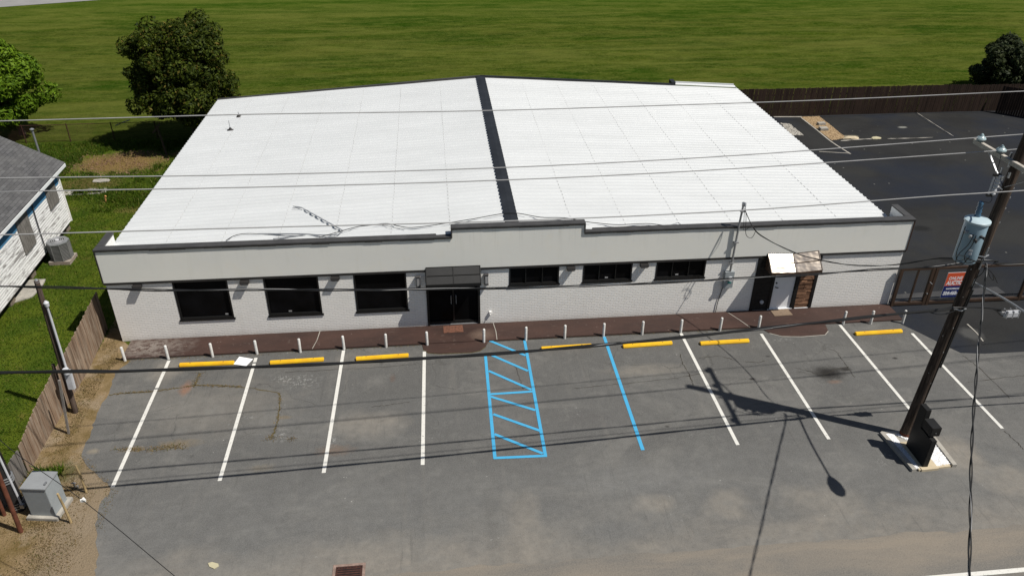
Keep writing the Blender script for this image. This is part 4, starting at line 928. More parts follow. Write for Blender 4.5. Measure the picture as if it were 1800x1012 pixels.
# primary fuse cut-out on a bracket
cq = F(1748, 325, PB.y-.0)
co = thing('fuse_cutout', (cq.x, cq.y, cq.z-.3), 'white ribbed fuse cutout on a bracket high on the big utility pole', 'fuse cutout')
pts = []; rad = []
for k in range(13): pts.append((cq.x+.05, cq.y, cq.z-.28+k*.046)); rad.append(.065 if k % 2 else .045)
MB().tube(pts, rad, 12).build('ribbed_insulator', M['pvc'], co, True)
MB().tube([(cq.x-.08, cq.y, cq.z-.25), (cq.x-.08, cq.y, cq.z+.24)], .02, 8).build('fuse_tube', M['pvc'], co)
for za_ in (.24, -.31): MB().box(cq.x-.12, cq.x+.08, cq.y-.03, cq.y+.03, cq.z+za_, cq.z+za_+.055).build('contact', M['black'], co)
MB().beam((cq.x+.06, cq.y, cq.z), (pole_at(cq.z-.15).x-.1, cq.y, cq.z-.15), .05, .03).build('bracket', M['white_paint'], co)
# transformer
tx = pole_at(6.8).x-.44; ty = PB.y-.02
tr = thing('transformer', (tx, ty, 6.1), 'pale blue grey pole transformer can hanging on the left of the big utility pole', 'transformer')
MB().tube([(tx, ty, 6.12), (tx, ty, 6.15), (tx, ty, 7.22), (tx, ty, 7.25)], [.27, .285, .285, .28], 28).build('tank', M['transformer'], tr, True)
MB().tube([(tx, ty, 7.25), (tx, ty, 7.30), (tx, ty, 7.345), (tx, ty, 7.36)], [.315, .315, .24, .05], 28).build('lid', M['transformer_lid'], tr, True)
pts = []; rad = []
for k in range(9): pts.append((tx+.02-.004*k, ty+.08, 7.33+k*.055)); rad.append((.085 if k % 2 else .065)-.002*k)
MB().tube(pts, rad, 12).build('bushing', M['porcelain_blue'], tr, True)
for k, (a_, z) in enumerate(((3.9, 6.95), (4.35, 6.85), (3.5, 7.02), (4.75, 6.95))):
    x, y = tx+.285*math.cos(a_), ty+.285*math.sin(a_); x2, y2 = tx+.40*math.cos(a_), ty+.40*math.sin(a_)
    MB().tube([(x, y, z), (x2, y2, z+.01)], [.045, .03], 8).tube([(x2, y2, z-.03), (x2, y2, z+.05)], .018, 6).build('terminal', M['coping'] if k % 2 else M['galv'], tr)
MB().box(tx-.02, pole_at(6.4).x-.12, ty-.05, ty+.05, 6.42, 6.52).box(tx-.02, pole_at(7).x-.12, ty-.05, ty+.05, 6.98, 7.08).build('hanger', M['galv'], tr)
# nameplate numbers are unreadable marks: two short rows of strokes
mb = MB()
for k in range(5):
    a_ = 4.15+k*.07
    for dz in (0, .09): mb.box(tx+.287*math.cos(a_)-.006, tx+.287*math.cos(a_)+.006, ty+.29*math.sin(a_)-.004, ty+.29*math.sin(a_)+.004, 6.42+dz, 6.47+dz)
mb.build('stencil', M['pvc'], tr)
# street lamp arm
L0 = F(1713, 497, PB.y-.14); L1 = Vector((25.57, -10.3, 5.80))
sl_ = thing('street_lamp', tuple(L0), 'thin grey street lamp arm reaching from the big pole out over the street', 'street lamp')
MB().tube(smoothpts([L0+Vector((-.05, 0, -.02)), L0, L0.lerp(L1, .5)+Vector((0, 0, .08)), L1], 6), .028, 8).build('lamp_arm', M['galv'], sl_, True)
MB().tube([L0+Vector((-.02, .02, -.12)), L0+Vector((-.02, .02, .12))], .035, 8).build('arm_bracket', M['galv'], sl_)
ld = (L1-L0); ld.z = 0; ld.normalize()
MB().tube([L1-ld*.05, L1+ld*.08, L1+ld*.25, L1+ld*.5, L1+ld*.68, L1+ld*.74], [.04, .11, .17, .18, .12, .04], 14).build('lamp_head', M['galv'], sl_, True)

# ------------------------------------------------------------------ wires
def wire(name, pts, r, mat, label, k=6, n=6, cat='cable', group=None):
    o = MB().tube(smoothpts(pts, k), r, n).build(name, mat, smooth=True); tag(o, label, cat, group); return o
def twist(name, pts, r, off, mats, label, turns=3.0, cat='cable'):
    P = smoothpts(pts, 8); out = [P[0]]
    for a, b in zip(P, P[1:]):
        L = (b-a).length; n = max(1, int(L/.10))
        for j in range(1, n+1): out.append(a.lerp(b, j/n))
    s_ = 0; A_ = []; B_ = []; C_ = []
    for i, p in enumerate(out):
        t = (out[min(i+1, len(out)-1)]-out[max(i-1, 0)]).normalized(); x = t.cross(Vector((0, 0, 1))).normalized(); y = x.cross(t)
        if i: s_ += (p-out[i-1]).length
        ph = s_*turns; wob = 1
        A_.append(p+(x*math.cos(ph)+y*math.sin(ph))*off); B_.append(p-(x*math.cos(ph)+y*math.sin(ph))*off); C_.append(p+(x*math.cos(ph*.9+2)+y*math.sin(ph*.9+2))*off*1.1)
    o = MB().tube(A_, r, 6).build(name, mats[0], smooth=True); tag(o, label, cat)
    MB().tube(B_, r*.8, 6).build('strand', mats[0], o, True); MB().tube(C_, r*.42, 5).build('messenger_strand', mats[1], o, True)
    return o
def ext_ends(P):
    a = P[0]+(P[0]-P[1]).normalized()*14; b = P[-1]+(P[-1]-P[-2]).normalized()*14
    return [a]+P+[b]
yp = PB.y
SLP = .053
def FW(u, v, y0): return PL(u, v, (PB.x+.2, y0), (PB.x-24.8, y0-25*SLP))
W1 = [FW(u, v, yp) for u, v in [(0, 213), (225, 207), (450, 201), (840, 195), (1150, 186), (1450, 176), (1800, 160.5)]]
W2 = [FW(u, v, -5.93) for u, v in [(0, 313), (450, 307), (900, 294), (1300, 273), (1733, 241), (1800, 236)]]
W3 = [FW(u, v, -6.76) for u, v in [(0, 337), (450, 329), (900, 316), (1300, 296), (1766, 264), (1800, 261)]]
W4 = [FW(u, v, -8.5) for u, v in [(0, 413), (450, 400), (905, 388), (1300, 370), (1640, 345), (1800, 335)]]
for P, lb, r in ((W1, 'topmost thin grey wire, crossing the far end of the white roof', .011), (W2, 'thin grey wire on the far insulator of the crossarm, crossing mid roof', .013),
                 (W3, 'thin grey wire on the middle insulator, just below the far crossarm wire', .013), (W4, 'lowest thin grey wire, running along just above the parapet coping', .013)):
    wire('power_wire', ext_ends(P), r, M['alu_wire'], lb, cat='wire', group='thin grey power wires over the roof')
yt = yp-.2
T1 = [FW(u, v, yt) for u, v in [(0, 503), (178, 507), (302, 510), (450, 509), (584, 509.5), (749, 508), (900, 506), (1045, 502), (1200, 495), (1321, 488), (1402, 484), (1536, 474), (1650, 468), (1718, 457)]]
twist('secondary_cable', [T1[0]+(T1[0]-T1[1]).normalized()*12]+T1, .016, .018, (M['wire'], M['alu_wire']), 'black twisted cable crossing the dark windows with a silver strand', 1.6)
T1b = [FW(u, v, yt) for u, v in [(1718, 457), (1752, 459), (1800, 463)]]
twist('secondary_cable', T1b+[T1b[-1]+Vector((8, 0, .1))], .016, .018, (M['wire'], M['alu_wire']), 'short black twisted cable continuing right from the big pole above the brown gate', 1.6)
K = [FW(u, v, yt) for u, v in [(0, 655), (215, 652), (430, 645), (640, 636), (860, 622), (1060, 606), (1250, 587), (1400, 571), (1540, 555), (1650, 545), (1673, 541)]]
twist('telephone_cable', [K[0]+Vector((-12, 0, .3))]+K, .034, .014, (M['wire'], M['alu_wire']), 'thickest black lashed cable crossing the front of the whole lot', 1.3)
Kb = [FW(u, v, yt) for u, v in [(1673, 541), (1720, 540), (1760, 543), (1800, 543)]]
twist('telephone_cable', Kb+[Kb[-1]+Vector((8, 0, .15))], .02, .012, (M['wire'], M['alu_wire']), 'black lashed cable right of the big pole carrying the splice box', 1.5)
KC = [FW(u, v, yt) for u, v in [(1630, 547), (1648, 552), (1664, 551), (1680, 545)]]
wire('cable_loop', KC, .016, M['wire'], 'slack black loop hanging under the thick cable just left of the big pole')
sb = FW(1778, 549, yt)
sp_ = thing('splice_box', (sb.x, sb.y, sb.z), 'silvery cable splice box hanging from the cable at the right edge', 'splice box')
MB().box(sb.x-.24, sb.x+.22, sb.y-.09, sb.y+.09, sb.z-.13, sb.z+.08).build('case', M['pvc'], sp_, bevel=.035)
mb = MB()
for k in (0, 2.2, 4.4): mb.box(sb.x-.19+k*.08, sb.x-.165+k*.08, sb.y-.095, sb.y+.095, sb.z-.135, sb.z+.085)
mb.tube([(sb.x-.2, sb.y, sb.z), (sb.x-.32, sb.y, sb.z+.03)], .035, 8); mb.build('ribs', M['galv'], sp_)
wire('cable_loop', [FW(u, v, yt) for u, v in [(1738, 541), (1750, 545), (1760, 554), (1772, 555)]], .016, M['wire'], 'black lead curving down from the cable into the splice box')
# service drop to the mast
A_, B_ = (21.99, -.27), (PB.x+.35, yt)
T2 = [PL(u, v, A_, B_) for u, v in [(1326, 403), (1351, 422), (1402, 446), (1442, 457), (1489, 465), (1539, 467), (1586, 464), (1650, 454), (1700, 456)]]
T2 = [Vector((21.99, -.30, 4.42))]+[T2[0]]+T2[1:]
twist('service_drop', T2, .011, .012, (M['wire'], M['alu_wire']), 'black cable sagging from the roof mast past the side door hood to the pole', 2.2)
lp = T2[1]
wire('drip_loop', [Vector((21.99, -.28, 4.55)), (22.03, -.40, 4.2), lp+Vector((-.25, .05, -.2)), lp+Vector((-.05, 0, -.33)), lp+Vector((.05, 0, -.1)), lp], .010, M['wire'], 'thin black drip loop hanging beside the mast on the parapet')
wire('drip_loop', [Vector((21.97, -.28, 4.5)), (22.0, -.36, 4.0), lp+Vector((-.35, .05, -.05)), lp+Vector((-.15, 0, .1)), lp+Vector((.02, 0, .02))], .009, M['wire'], 'second, tighter black loop beside the mast above the parapet')
# service cable that runs out over the street
D = [Vector((PB.x+.36, PB.y-.3, 6.15)), G(1733, 478, 6.03), G(1728, 533, 5.87), G(1722, 590, 5.72), G(1714.5, 681, 5.52), G(1708, 783, 5.36), G(1706, 885, 5.26), G(1704, 1012, 5.2)]
twist('street_drop', D+[D[-1]+(D[-1]-D[-2]).normalized()*6], .016, .02, (M['wire'], M['alu_wire']), 'black twisted cable hanging down the right side toward the street', 3.2)
# transformer leads
def near(u, v, y=yt): return F(u, v, y)
for i, (pp, lb) in enumerate([([(1697, 398), (1690, 420), (1681, 445), (1684, 458), (1700, 455), (1716, 461)], 'leftmost black lead looping below the transformer'),
                ([(1712, 412), (1702, 430), (1686, 446), (1680, 462), (1690, 466), (1705, 450)], 'black lead crossing the transformer front from a terminal'),
                ([(1716, 414), (1708, 432), (1696, 448), (1699, 462), (1712, 460)], 'short black lead falling from the transformer right terminal'),
                ([(1683, 448), (1694, 450), (1706, 456), (1722, 461)], 'flat black lead joining the transformer loops to the bracket'),
                ([(1733, 462), (1728, 478), (1717, 488), (1722, 484)], 'black tail hanging left of the twisted cable at the pole'),
                ([(1733, 470), (1742, 478), (1748, 486), (1753, 497)], 'longest black tail curling right below the pole bracket'),
                ([(1735, 474), (1741, 488), (1747, 492), (1745, 484)], 'short curled black tail with a clamp below the pole bracket'),
                ([(1737, 468), (1750, 463), (1760, 462), (1775, 461)], 'black lead rising right from the pole bracket to the cable')]):
    wire('transformer_lead', [near(*p, yt-.12-.02*i) for p in pp], .010, M['wire'], lb)
wire('jumper_wire', [Vector((ax, -6.76, 9.02)), near(1757, 285, -7.1), near(1752, 300, -7.2), Vector((cq.x-.03, cq.y, cq.z+.3))], .007, M['wire'], 'thin jumper wire from the middle insulator down to the fuse cutout', cat='wire')
wire('jumper_wire', [Vector((cq.x-.03, cq.y, cq.z-.3)), near(1744, 348, -7.24), near(1739, 356, -7.22), Vector((tx-.01, ty+.08, 7.78))], .007, M['wire'], 'thin jumper wire from the fuse cutout down to the transformer bushing', cat='wire')
# loose cables on the roof
def roofcable(pts, r, mat, name, label, dz=.05):
    P = [on_roof(u, v, dz) for u, v in pts]; return wire(name, P, r, mat, label, 5)
roofcable([(397, 423), (408, 416), (420, 412), (437, 410.5), (454, 411), (475, 411), (500, 411.5), (535, 411)], .012, M['wire'], 'roof_cable', 'short dark cable curving over the left front of the white roof', .06)
roofcable([(454, 411), (490, 411), (535, 411.5), (560, 413), (588, 413), (597, 410), (603, 405)], .022, M['galv'], 'conduit', 'bent grey conduit lying along the roof front', .08)
roofcable([(480, 420), (510, 416), (537, 412.5)], .02, M['galv'], 'conduit', 'short straight grey conduit below the bent one on the roof', .07)
q0, q1 = on_roof(603, 405, .1), on_roof(531, 365, .08)
M['pale_galv'] = simple('pale_galvanised', (.46, .47, .48), .6, 0, .2, 6)
an = thing('antenna_mast', tuple(q0), 'grey ribbed antenna mast lying diagonally on the left roof, forked at its far end', 'antenna')
MB().tube([q0, q1], .024, 8).build('tube', M['pale_galv'], an)
mb = MB()
for k in range(1, 9): c = q0.lerp(q1, k/9.5); d = (q1-q0).normalized(); mb.tube([c-d*.12, c+d*.12], .032, 8)
mb.build('joints', M['pale_galv'], an)
for p in ((515, 362.5), (514, 366)): MB().tube(smoothpts([q1, on_roof(524, 363.5 if p[1] < 364 else 365.5, .07), on_roof(*p, .06)], 5), .014, 6).build('prong', M['galv'], an)
roofcable([(561, 417), (590, 409), (626, 399), (650, 396), (675, 393), (688, 394), (699, 397), (719, 400), (745, 398), (773, 394), (830, 385), (880, 376), (897, 374.5), (914, 375.5), (951, 382), (980, 382.5), (1002, 384), (1025, 389), (1049, 392), (1086, 395), (1136, 393), (1165, 396)], .013, M['wire'], 'roof_cable', 'long thin dark cable lying across the roof front over the ridge', .10)
roofcable([(672, 396), (684, 398), (697, 401), (712, 402)], .007, M['coping'], 'roof_cable', 'thin cable end beside the long dark roof cable', .08)
roofcable([(1175, 397), (1185, 393.5), (1192, 391.5), (1198, 396)], .012, M['galv'], 'roof_cable', 'small grey cable hump above the parapet right of the raised part', .07)

# ------------------------------------------------------------------ gate and auction sign
gy = -.12
gt = thing('chain_link_gate', (31, gy, 0), 'brown steel framed chain link gate right of the white building', 'gate')
fr = MB()
def gx(u, v): return F(u, v, gy).x
x_l, x_m, x_w, x_r = gx(1567, 536), gx(1597, 533), gx(1626, 531), gx(1794, 515)
ztop = 1.62
fr.box(x_l-.06, x_l+.06, gy-.05, gy+.05, 0, ztop+.06).box(x_m-.035, x_m+.035, gy-.03, gy+.03, .17, ztop).box(x_w-.15, x_w-.02, gy-.05, gy+.05, 0, ztop+.06).box(x_w+.0, x_w+.12, gy-.05, gy+.05, 0, ztop+.06)
fr.box(x_r-.06, x_r+.06, gy-.05, gy+.05, 0, ztop+.06).box(x_r+2.6, x_r+2.7, gy-.05, gy+.05, 0, ztop+.06)
for xa, xb in ((x_l+.06, x_w-.15), (x_w+.12, x_r-.06), (x_r+.06, x_r+2.6)): fr.box(xa, xb, gy-.04, gy+.04, ztop-.04, ztop+.05).box(xa, xb, gy-.045, gy+.045, .05, .17)
fr.build('gate_frame', M['brown_steel'], gt, bevel=.006)
MB().tube([(x_w-.11, gy-.06, 1.05), (x_w-.11, gy-.12, 1.05), (x_w-.05, gy-.12, 1.0)], .02, 6).tube([(x_w-.09, gy-.06, .55), (x_w-.09, gy-.09, .55)], .03, 8).build('latch', M['galv'], gt)
def chainmesh(name, a, b, z0, z1, sp, r, mat, par):
    a = Vector(a); b = Vector(b); L = (b-a).length; d = (b-a)/L; H = z1-z0; mb = MB(); nrm = Vector((-d.y, d.x, 0))*r
    t = -H
    while t < L:
        for sgn in (1, -1):
            s0, s1 = max(0, t), min(L, t+H)
            if s1 <= s0: continue
            za, zb = (z0+(s0-t), z0+(s1-t)) if sgn > 0 else (z1-(s0-t), z1-(s1-t))
            p, q = a+d*s0, a+d*s1; p.z, q.z = za, zb
            w_ = (d*(-1 if sgn > 0 else 1)+Vector((0, 0, 1))).normalized()*r
            mb.quad(p-w_, q-w_, q+w_, p+w_)
        t += sp
    return mb.build(name, mat, par)
chainmesh('chain_mesh', (x_l+.06, gy, 0), (x_w-.15, gy, 0), .17, ztop-.04, .075, .0022, M['chain'], gt)
chainmesh('chain_mesh', (x_w+.12, gy, 0), (x_r-.06, gy, 0), .17, ztop-.04, .075, .0022, M['chain'], gt)
chainmesh('chain_mesh', (x_r+.06, gy, 0), (x_r+2.6, gy, 0), .17, ztop-.04, .075, .0022, M['chain'], gt)
MB().beam((x_l+.12, gy+.5, .02), (x_r-.2, gy+.75, .02), .5, .03).build('bottom_kerb', M['coping'], gt)

def text(body, size, loc, mat, par, shear=0.0, name='lettering', sx=1.0, bold=0.0):
    cu = bpy.data.curves.new(name, 'FONT'); cu.body = body; cu.size = size; cu.shear = shear; cu.extrude = .0015; cu.offset = bold; cu.resolution_u = 3
    to = bpy.data.objects.new(name+'_tmp', cu); COL.objects.link(to); bpy.context.view_layer.update()
    me = bpy.data.meshes.new_from_object(to.evaluated_get(bpy.context.evaluated_depsgraph_get())); bpy.data.objects.remove(to)
    me.transform(Matrix.Diagonal((sx, 1, 1, 1))); me.transform(Matrix.Rotation(math.pi/2, 4, 'X')); me.transform(Matrix.Translation(loc))
    o = bpy.data.objects.new(name, me); COL.objects.link(o); me.materials.clear(); me.materials.append(mat)
    o.parent = par; o.location = -wloc(par); return o
ys = gy-.085
sa, sb_ = F(1654, 523, ys), F(1665.5, 479.5, ys)
sx0, sz0, sz1 = (sa.x+sb_.x)/2, max(.16, sa.z), sb_.z; SWd = 1.04; H_ = sz1-sz0
sgn_ = thing('auction_sign', (sx0+SWd/2, ys, sz0), 'orange red and navy ONLINE AUCTION banner fixed to the chain link gate', 'sign')
zm = sz0+H_*.47
MB().box(sx0, sx0+SWd, ys, ys+.01, sz0, sz1).build('panel', M['white_sign'], sgn_)
MB().box(sx0+.008, sx0+SWd-.008, ys-.003, ys-.0005, sz0+.008, zm).build('navy_field', M['blue_sign'], sgn_)
MB().prism([(sx0+.008, ys-.003, zm+.004), (sx0+SWd-.008, ys-.003, zm+.004), (sx0+SWd-.008, ys-.003, sz1-H_*.34), (sx0+SWd*.70, ys-.003, sz1-.01), (sx0+.008, ys-.003, sz1-.01)], (0, .0025, 0)).build('red_field', M['red_sign'], sgn_)
ws_ = M['white_sign']
text('ONLINE', .19, (sx0+.09, ys-.0045, sz1-H_*.285), ws_, sgn_, .15, bold=.004, sx=.80)
text('AUCTION', .235, (sx0+.06, ys-.0045, zm+.05), ws_, sgn_, .15, bold=.010, sx=.73)
text('WWW.SPERLINGAUCT', .09, (sx0+.11, ys-.0045, zm-.16), ws_, sgn_, .15, bold=.003, sx=.80)
text('504-468-6', .20, (sx0+.05, ys-.0045, zm-.39), ws_, sgn_, .15, bold=.008, sx=.80)
MB().box(sx0+.08, sx0+.42, ys-.004, ys-.003, sz0+.20, sz0+.212).box(sx0+.06, sx0+.78, ys-.004, ys-.003, sz0+.11, sz0+.12).build('small_print', ws_, sgn_)
MB().prism([(sx0+SWd*.84, ys-.0035, sz1-.20), (sx0+SWd*.96, ys-.0035, sz1-.20), (sx0+SWd*.96, ys-.0035, sz1-.10), (sx0+SWd*.90, ys-.0035, sz1-.05), (sx0+SWd*.84, ys-.0035, sz1-.10)], (0, .001, 0)).build('emblem', M['coping'], sgn_)

# ------------------------------------------------------------------ back fence of the side lot
def picket_fence(name, a, b, h, pw, mat, par, var=.02, tilt=.0, thick=.02, dog=True):
    a = Vector(a); b = Vector(b); L = (b-a).length; d = (b-a)/L; n = Vector((-d.y, d.x, 0))*thick; mb = MB(); t = 0
    while t < L:
        w_ = pw*random.uniform(.92, 1.0); hh = h(t/L)+random.uniform(-var, var); p = a+d*t+n*random.uniform(-.35, .35); q = p+d*min(w_, L-t)*.965
        tp = Vector((0, 0, 1)); lean_ = d*random.uniform(-.01, .01)+n*tilt
        c = min(.025, w_*.2)
        pts = [p, q, q+tp*(hh-c)+lean_, q+tp*hh+lean_-d*c, p+tp*hh+lean_+d*c, p+tp*(hh-c)+lean_] if dog else [p, q, q+tp*hh+lean_, p+tp*hh+lean_]
        mb.prism(pts, n); t += pw
    return mb.build(name, mat, par)
bf = thing('board_fence', (40, 22.2, 0), 'dark brown board fence closing the back of the dark side lot', 'fence')
picket_fence('boards', (27.5, 22.15, 0), (45.6, 22.2, 0), lambda t: 1.80, .135, M['dark_fence'], bf)
picket_fence('boards', (45.6, 22.2, 0), (58, 22.2, 0), lambda t: 1.74, .135, M['dark_fence'], bf)
for z in (.4, 1.3): MB().box(27.5, 58, 22.26, 22.31, z, z+.09).build('rail', M['dark_fence'], bf)
bf2 = thing('board_fence', (49, 20, 0), 'dark board fence running along the right side of the side lot', 'fence')
picket_fence('boards', (47.6, 21.9, 0), (56.5, 14, 0), lambda t: 1.75, .14, M['dark_fence'], bf2)

# ------------------------------------------------------------------ left wooden fence
lf = thing('wood_fence', (-.6, -4, 0), 'weathered brown wooden board fence left of the parking lot', 'fence')
FP = [(-.80, .85), (-.62, -1.6), (-.60, -4.7), (-.55, -6.5)]
hs = [1.62, 1.55, 1.30, .95]
for i in range(3):
    picket_fence('boards', (*FP[i], 0), (*FP[i+1], 0), lambda t, i=i: hs[i]*(1-t)+hs[i+1]*t, .14, M['fence_wood'], lf, .025)
for i in range(3): MB().beam((FP[i][0]-.05, FP[i][1], .45), (FP[i+1][0]-.05, FP[i+1][1], .42), .05, .09).beam((FP[i][0]-.05, FP[i][1], hs[i]-.35), (FP[i+1][0]-.05, FP[i+1][1], hs[i+1]-.35), .05, .09).build('rail', M['fence_wood'], lf)
lf2 = thing('wood_fence', (-.6, -8, 0), 'lower grey wooden fence section behind the utility cabinet', 'fence')
M['grey_fence'] = plank_mat('grey_fence_wood', (0.10, 0.09, 0.082), (0.17, 0.155, 0.14), (0.23, 0.21, 0.19))
picket_fence('boards', (-.56, -6.55, 0), (-.72, -9.0, 0), lambda t: .92-.1*t, .14, M['grey_fence'], lf2, .02)
lf3 = thing('wood_fence', (-.6, -9.6, 0), 'brown fence piece at the bottom left corner, leaning', 'fence')
picket_fence('boards', (-.50, -8.75, 0), (-.10, -11.2, 0), lambda t: .95, .14, M['fence_wood'], lf3, .03, 2.0)

# ------------------------------------------------------------------ service pole, posts, big pole at the left
sb0 = G(133, 724); st0 = F(64, 493, sb0.y)
spn = thing('service_pole', (sb0.x, sb0.y, 0), 'slim weathered wooden service pole at the left fence carrying a conduit and meter box', 'utility pole')
MB().tube([sb0, sb0.lerp(st0, .5), st0], [.085, .08, .07], 12).build('shaft', M['old_pole'], spn, True)
MB().tube([st0+Vector((0, 0, -.05)), st0+Vector((0, 0, .05))], [.075, .03], 8).build('cap', M['galv'], spn)
c0, c1 = F(82, 535, sb0.y-.1), F(118, 652, sb0.y-.1)
cd = MB().tube([c0, c0.lerp(c1, .4), c1], .034, 10).build('conduit', M['pvc'], spn, True)
MB().tube([c0+Vector((0, 0, -.06)), c0+Vector((0, 0, .06)), c0+Vector((0, 0, .12))], [.06, .075, .03], 10).build('weatherhead', M['pvc'], cd, True)
bx0, bx1 = F(118, 650, sb0.y-.14), F(127, 683, sb0.y-.14)
dd = (bx1-bx0)
MB().beam(bx0, bx1, .20, .13).build('meter_box', M['pvc'], spn, bevel=.02)
MB().tube([bx0.lerp(bx1, .1)+Vector((0, -.06, .16)), bx0.lerp(bx1, .1)+Vector((0, -.06, -.02))], .085, 12).build('meter_dial', M['pvc'], spn)
MB().tube(smoothpts([c0+Vector((.03, 0, 0)), F(91, 552, sb0.y-.1), F(98, 560, sb0.y-.1), F(110, 553, sb0.y-.1)], 5), .008, 5).build('service_tail', M['wire'], spn)
gp0 = G(121, 762); gp1 = F(104, 668, gp0.y)
o = MB().beam(gp0, gp1, .06, .05).build('grey_post', simple('grey_weathered_wood', (.22, .2, .18), .9, 0, .3, 8), origin=tuple(gp0)); tag(o, 'leaning grey wooden post in front of the service pole', 'post')
o = MB().tube([G(118, 722), F(93, 640, G(118, 722).y)], .05, 8).build('dark_post', M['old_pole']); tag(o, 'short dark post leaning behind the service pole at the fence', 'post')
pb0 = G(33, 893)
bp = thing('utility_pole', (pb0.x, pb0.y, 0), 'thick black utility pole with steel bands at the left edge beside the cabinet', 'utility pole')
MB().tube([(pb0.x, pb0.y, 0), (pb0.x-.04, pb0.y, 1.5), (pb0.x-.35, pb0.y, 10.5)], [.19, .18, .14], 16).build('shaft', simple('black_pole_wrap', (.018, .017, .017), .6, 0, .3, 4), bp, True)
mb = MB()
for z in (.12, .20, .28, 1.02, 1.10, 1.18): mb.tube([(pb0.x-.003, pb0.y, z), (pb0.x-.003, pb0.y, z+.02)], .197, 18)
mb.build('steel_band', M['galv'], bp)
MB().tube([(pb0.x+.18, pb0.y-.10, .25), (pb0.x+.12, pb0.y-.10, 3)], .03, 8).build('riser_conduit', M['pvc'], bp)
MB().box(pb0.x+.15, pb0.x+.25, pb0.y-.16, pb0.y-.06, .14, .26).build('conduit_foot', M['galv'], bp)
e0 = G(37, 934); e1 = F(-16, 800, e0.y)
o = MB().tube([e0, e1], [.06, .055], 10).build('red_stake', M['red_wood'], smooth=True); tag(o, 'red brown round stake leaning left in front of the black pole', 'stake')
e0 = G(8, 905); e1 = F(-30, 815, e0.y)
o = MB().tube([e0, e1], .05, 8).build('red_stake', M['red_wood'], smooth=True); tag(o, 'thinner dark stake behind the red brown one at the left edge', 'stake')
# green/grey cabinet
cb = thing('utility_cabinet', (.6, -8, 0), 'light grey steel utility cabinet on a concrete pad at the lower left', 'utility cabinet')
Z1 = 1.08
t1, t2, t3, t4 = [G(*p, Z1) for p in [(38, 857), (80, 860), (98, 829), (55, 829)]]
tc = (t1+t2+t3+t4)/4; ex = ((t2-t1)+(t3-t4)).normalized(); ex.z = 0; ey = Vector((-ex.y, ex.x, 0)); wx, wy = .64, .60
def cbp(a, b, z, e=0): return tc+ex*(a*(wx/2+e))+ey*(b*(wy/2+e))+Vector((0, 0, z-Z1))
MB().prism([cbp(-1, -1, .10), cbp(1, -1, .10), cbp(1, 1, .10), cbp(-1, 1, .10)], (0, 0, Z1-.14)).build('body', M['grey_paint'], cb, bevel=.008)
MB().prism([cbp(-1, -1, Z1-.04, .02), cbp(1, -1, Z1-.04, .02), cbp(1, 1, Z1-.02, .02), cbp(-1, 1, Z1-.02, .02)], (0, 0, .045)).build('lid', M['lid_grey'], cb, bevel=.008)
MB().prism([cbp(-1, -1, -.01, .10), cbp(1, -1, -.01, .10), cbp(1, 1, -.01, .10), cbp(-1, 1, -.01, .10)], (0, 0, .11)).build('pad', M['concrete'], cb, bevel=.01)
mb = MB()
for a in (.55, .75): q = cbp(1, -1, Z1+.03)+ey*a*.25-ex*.05; mb.tube([q, q+Vector((0, 0, .03))], .028, 8)
mb.build('lid_bolt', M['galv'], cb)
for p, tp, r, lb, mt in [((125, 918), (101, 867), .035, 'pale bare wooden stake in front of the grey cabinet', 'pine_wood'), ((152, 865), (133, 817), .032, 'pale split wooden stake standing right of the grey cabinet', 'pine_wood')]:
    a = G(*p); b = F(*tp, a.y); o = MB().tube([a, a.lerp(b, .6)+Vector((.01, 0, 0)), b], [r, r*.9, r*.8], 8).build('wood_stake', M[mt], smooth=True); tag(o, lb, 'stake', 'pale wooden stakes')
a = G(133, 858); o = MB().tube([(a.x, a.y, 0), (a.x, a.y, .22)], .022, 8).tube([(a.x-.06, a.y, .2), (a.x+.06, a.y, .2)], .018, 6).box(a.x+.05, a.x+.09, a.y-.02, a.y+.02, .02, .1).build('water_tap', M['galv']); tag(o, 'small metal ground tap between the cabinet and the right stake', 'tap')
# guy/drop wire at lower left with a white clip
DW = [G(-60, 715, 4.6), G(20, 790, 4.2), G(147, 880, 3.7), G(305, 1010, 3.1), G(420, 1105, 2.7)]
wire('drop_wire', DW, .008, M['wire'], 'thin black wire running diagonally across the lower left corner', cat='wire')
o = MB().box(-.05, .05, -.02, .02, -.03, .03).box(.0, .03, -.03, .03, .02, .06).build('wire_clip', M['white_paint']); o.location = G(146, 879, 3.7); tag(o, 'small white clip on the thin diagonal wire at the lower left', 'clip')

# ------------------------------------------------------------------ old house at the left
h0, h1 = G(124, 388, .42), G(34, 505, .42)
hd = (h1-h0); hd.z = 0; hd.normalize(); hn = Vector((-hd.y, hd.x, 0)); hn = hn if hn.x < 0 else -hn      # hd runs toward the street, hn into the house
def hp(s, z, inn=0.0): q = h0+hd*s+hn*inn; return Vector((q.x, q.y, z))
hs_ = thing('old_house', (h0.x, h0.y, 0), 'old single storey house with peeling white clapboards, blue trim and grey shingle roof', 'house')
LN = 12.5; EZ = 3.13; ov = .28; pitch = .58; DEP = 5.4
MB().quad(hp(0, .42), hp(LN, .42), hp(LN, EZ), hp(0, EZ)).quad(hp(0, .42), hp(0, EZ), hp(0, EZ+0, 5), hp(0, .42, 5)).poly([hp(0, EZ), hp(0, EZ+pitch*2.5, 2.5), hp(0, EZ, 5)]).quad(hp(LN, .42), hp(LN, EZ), hp(LN, EZ, 5), hp(LN, .42, 5)).build('clapboard_wall', M['clapboard'], hs_)
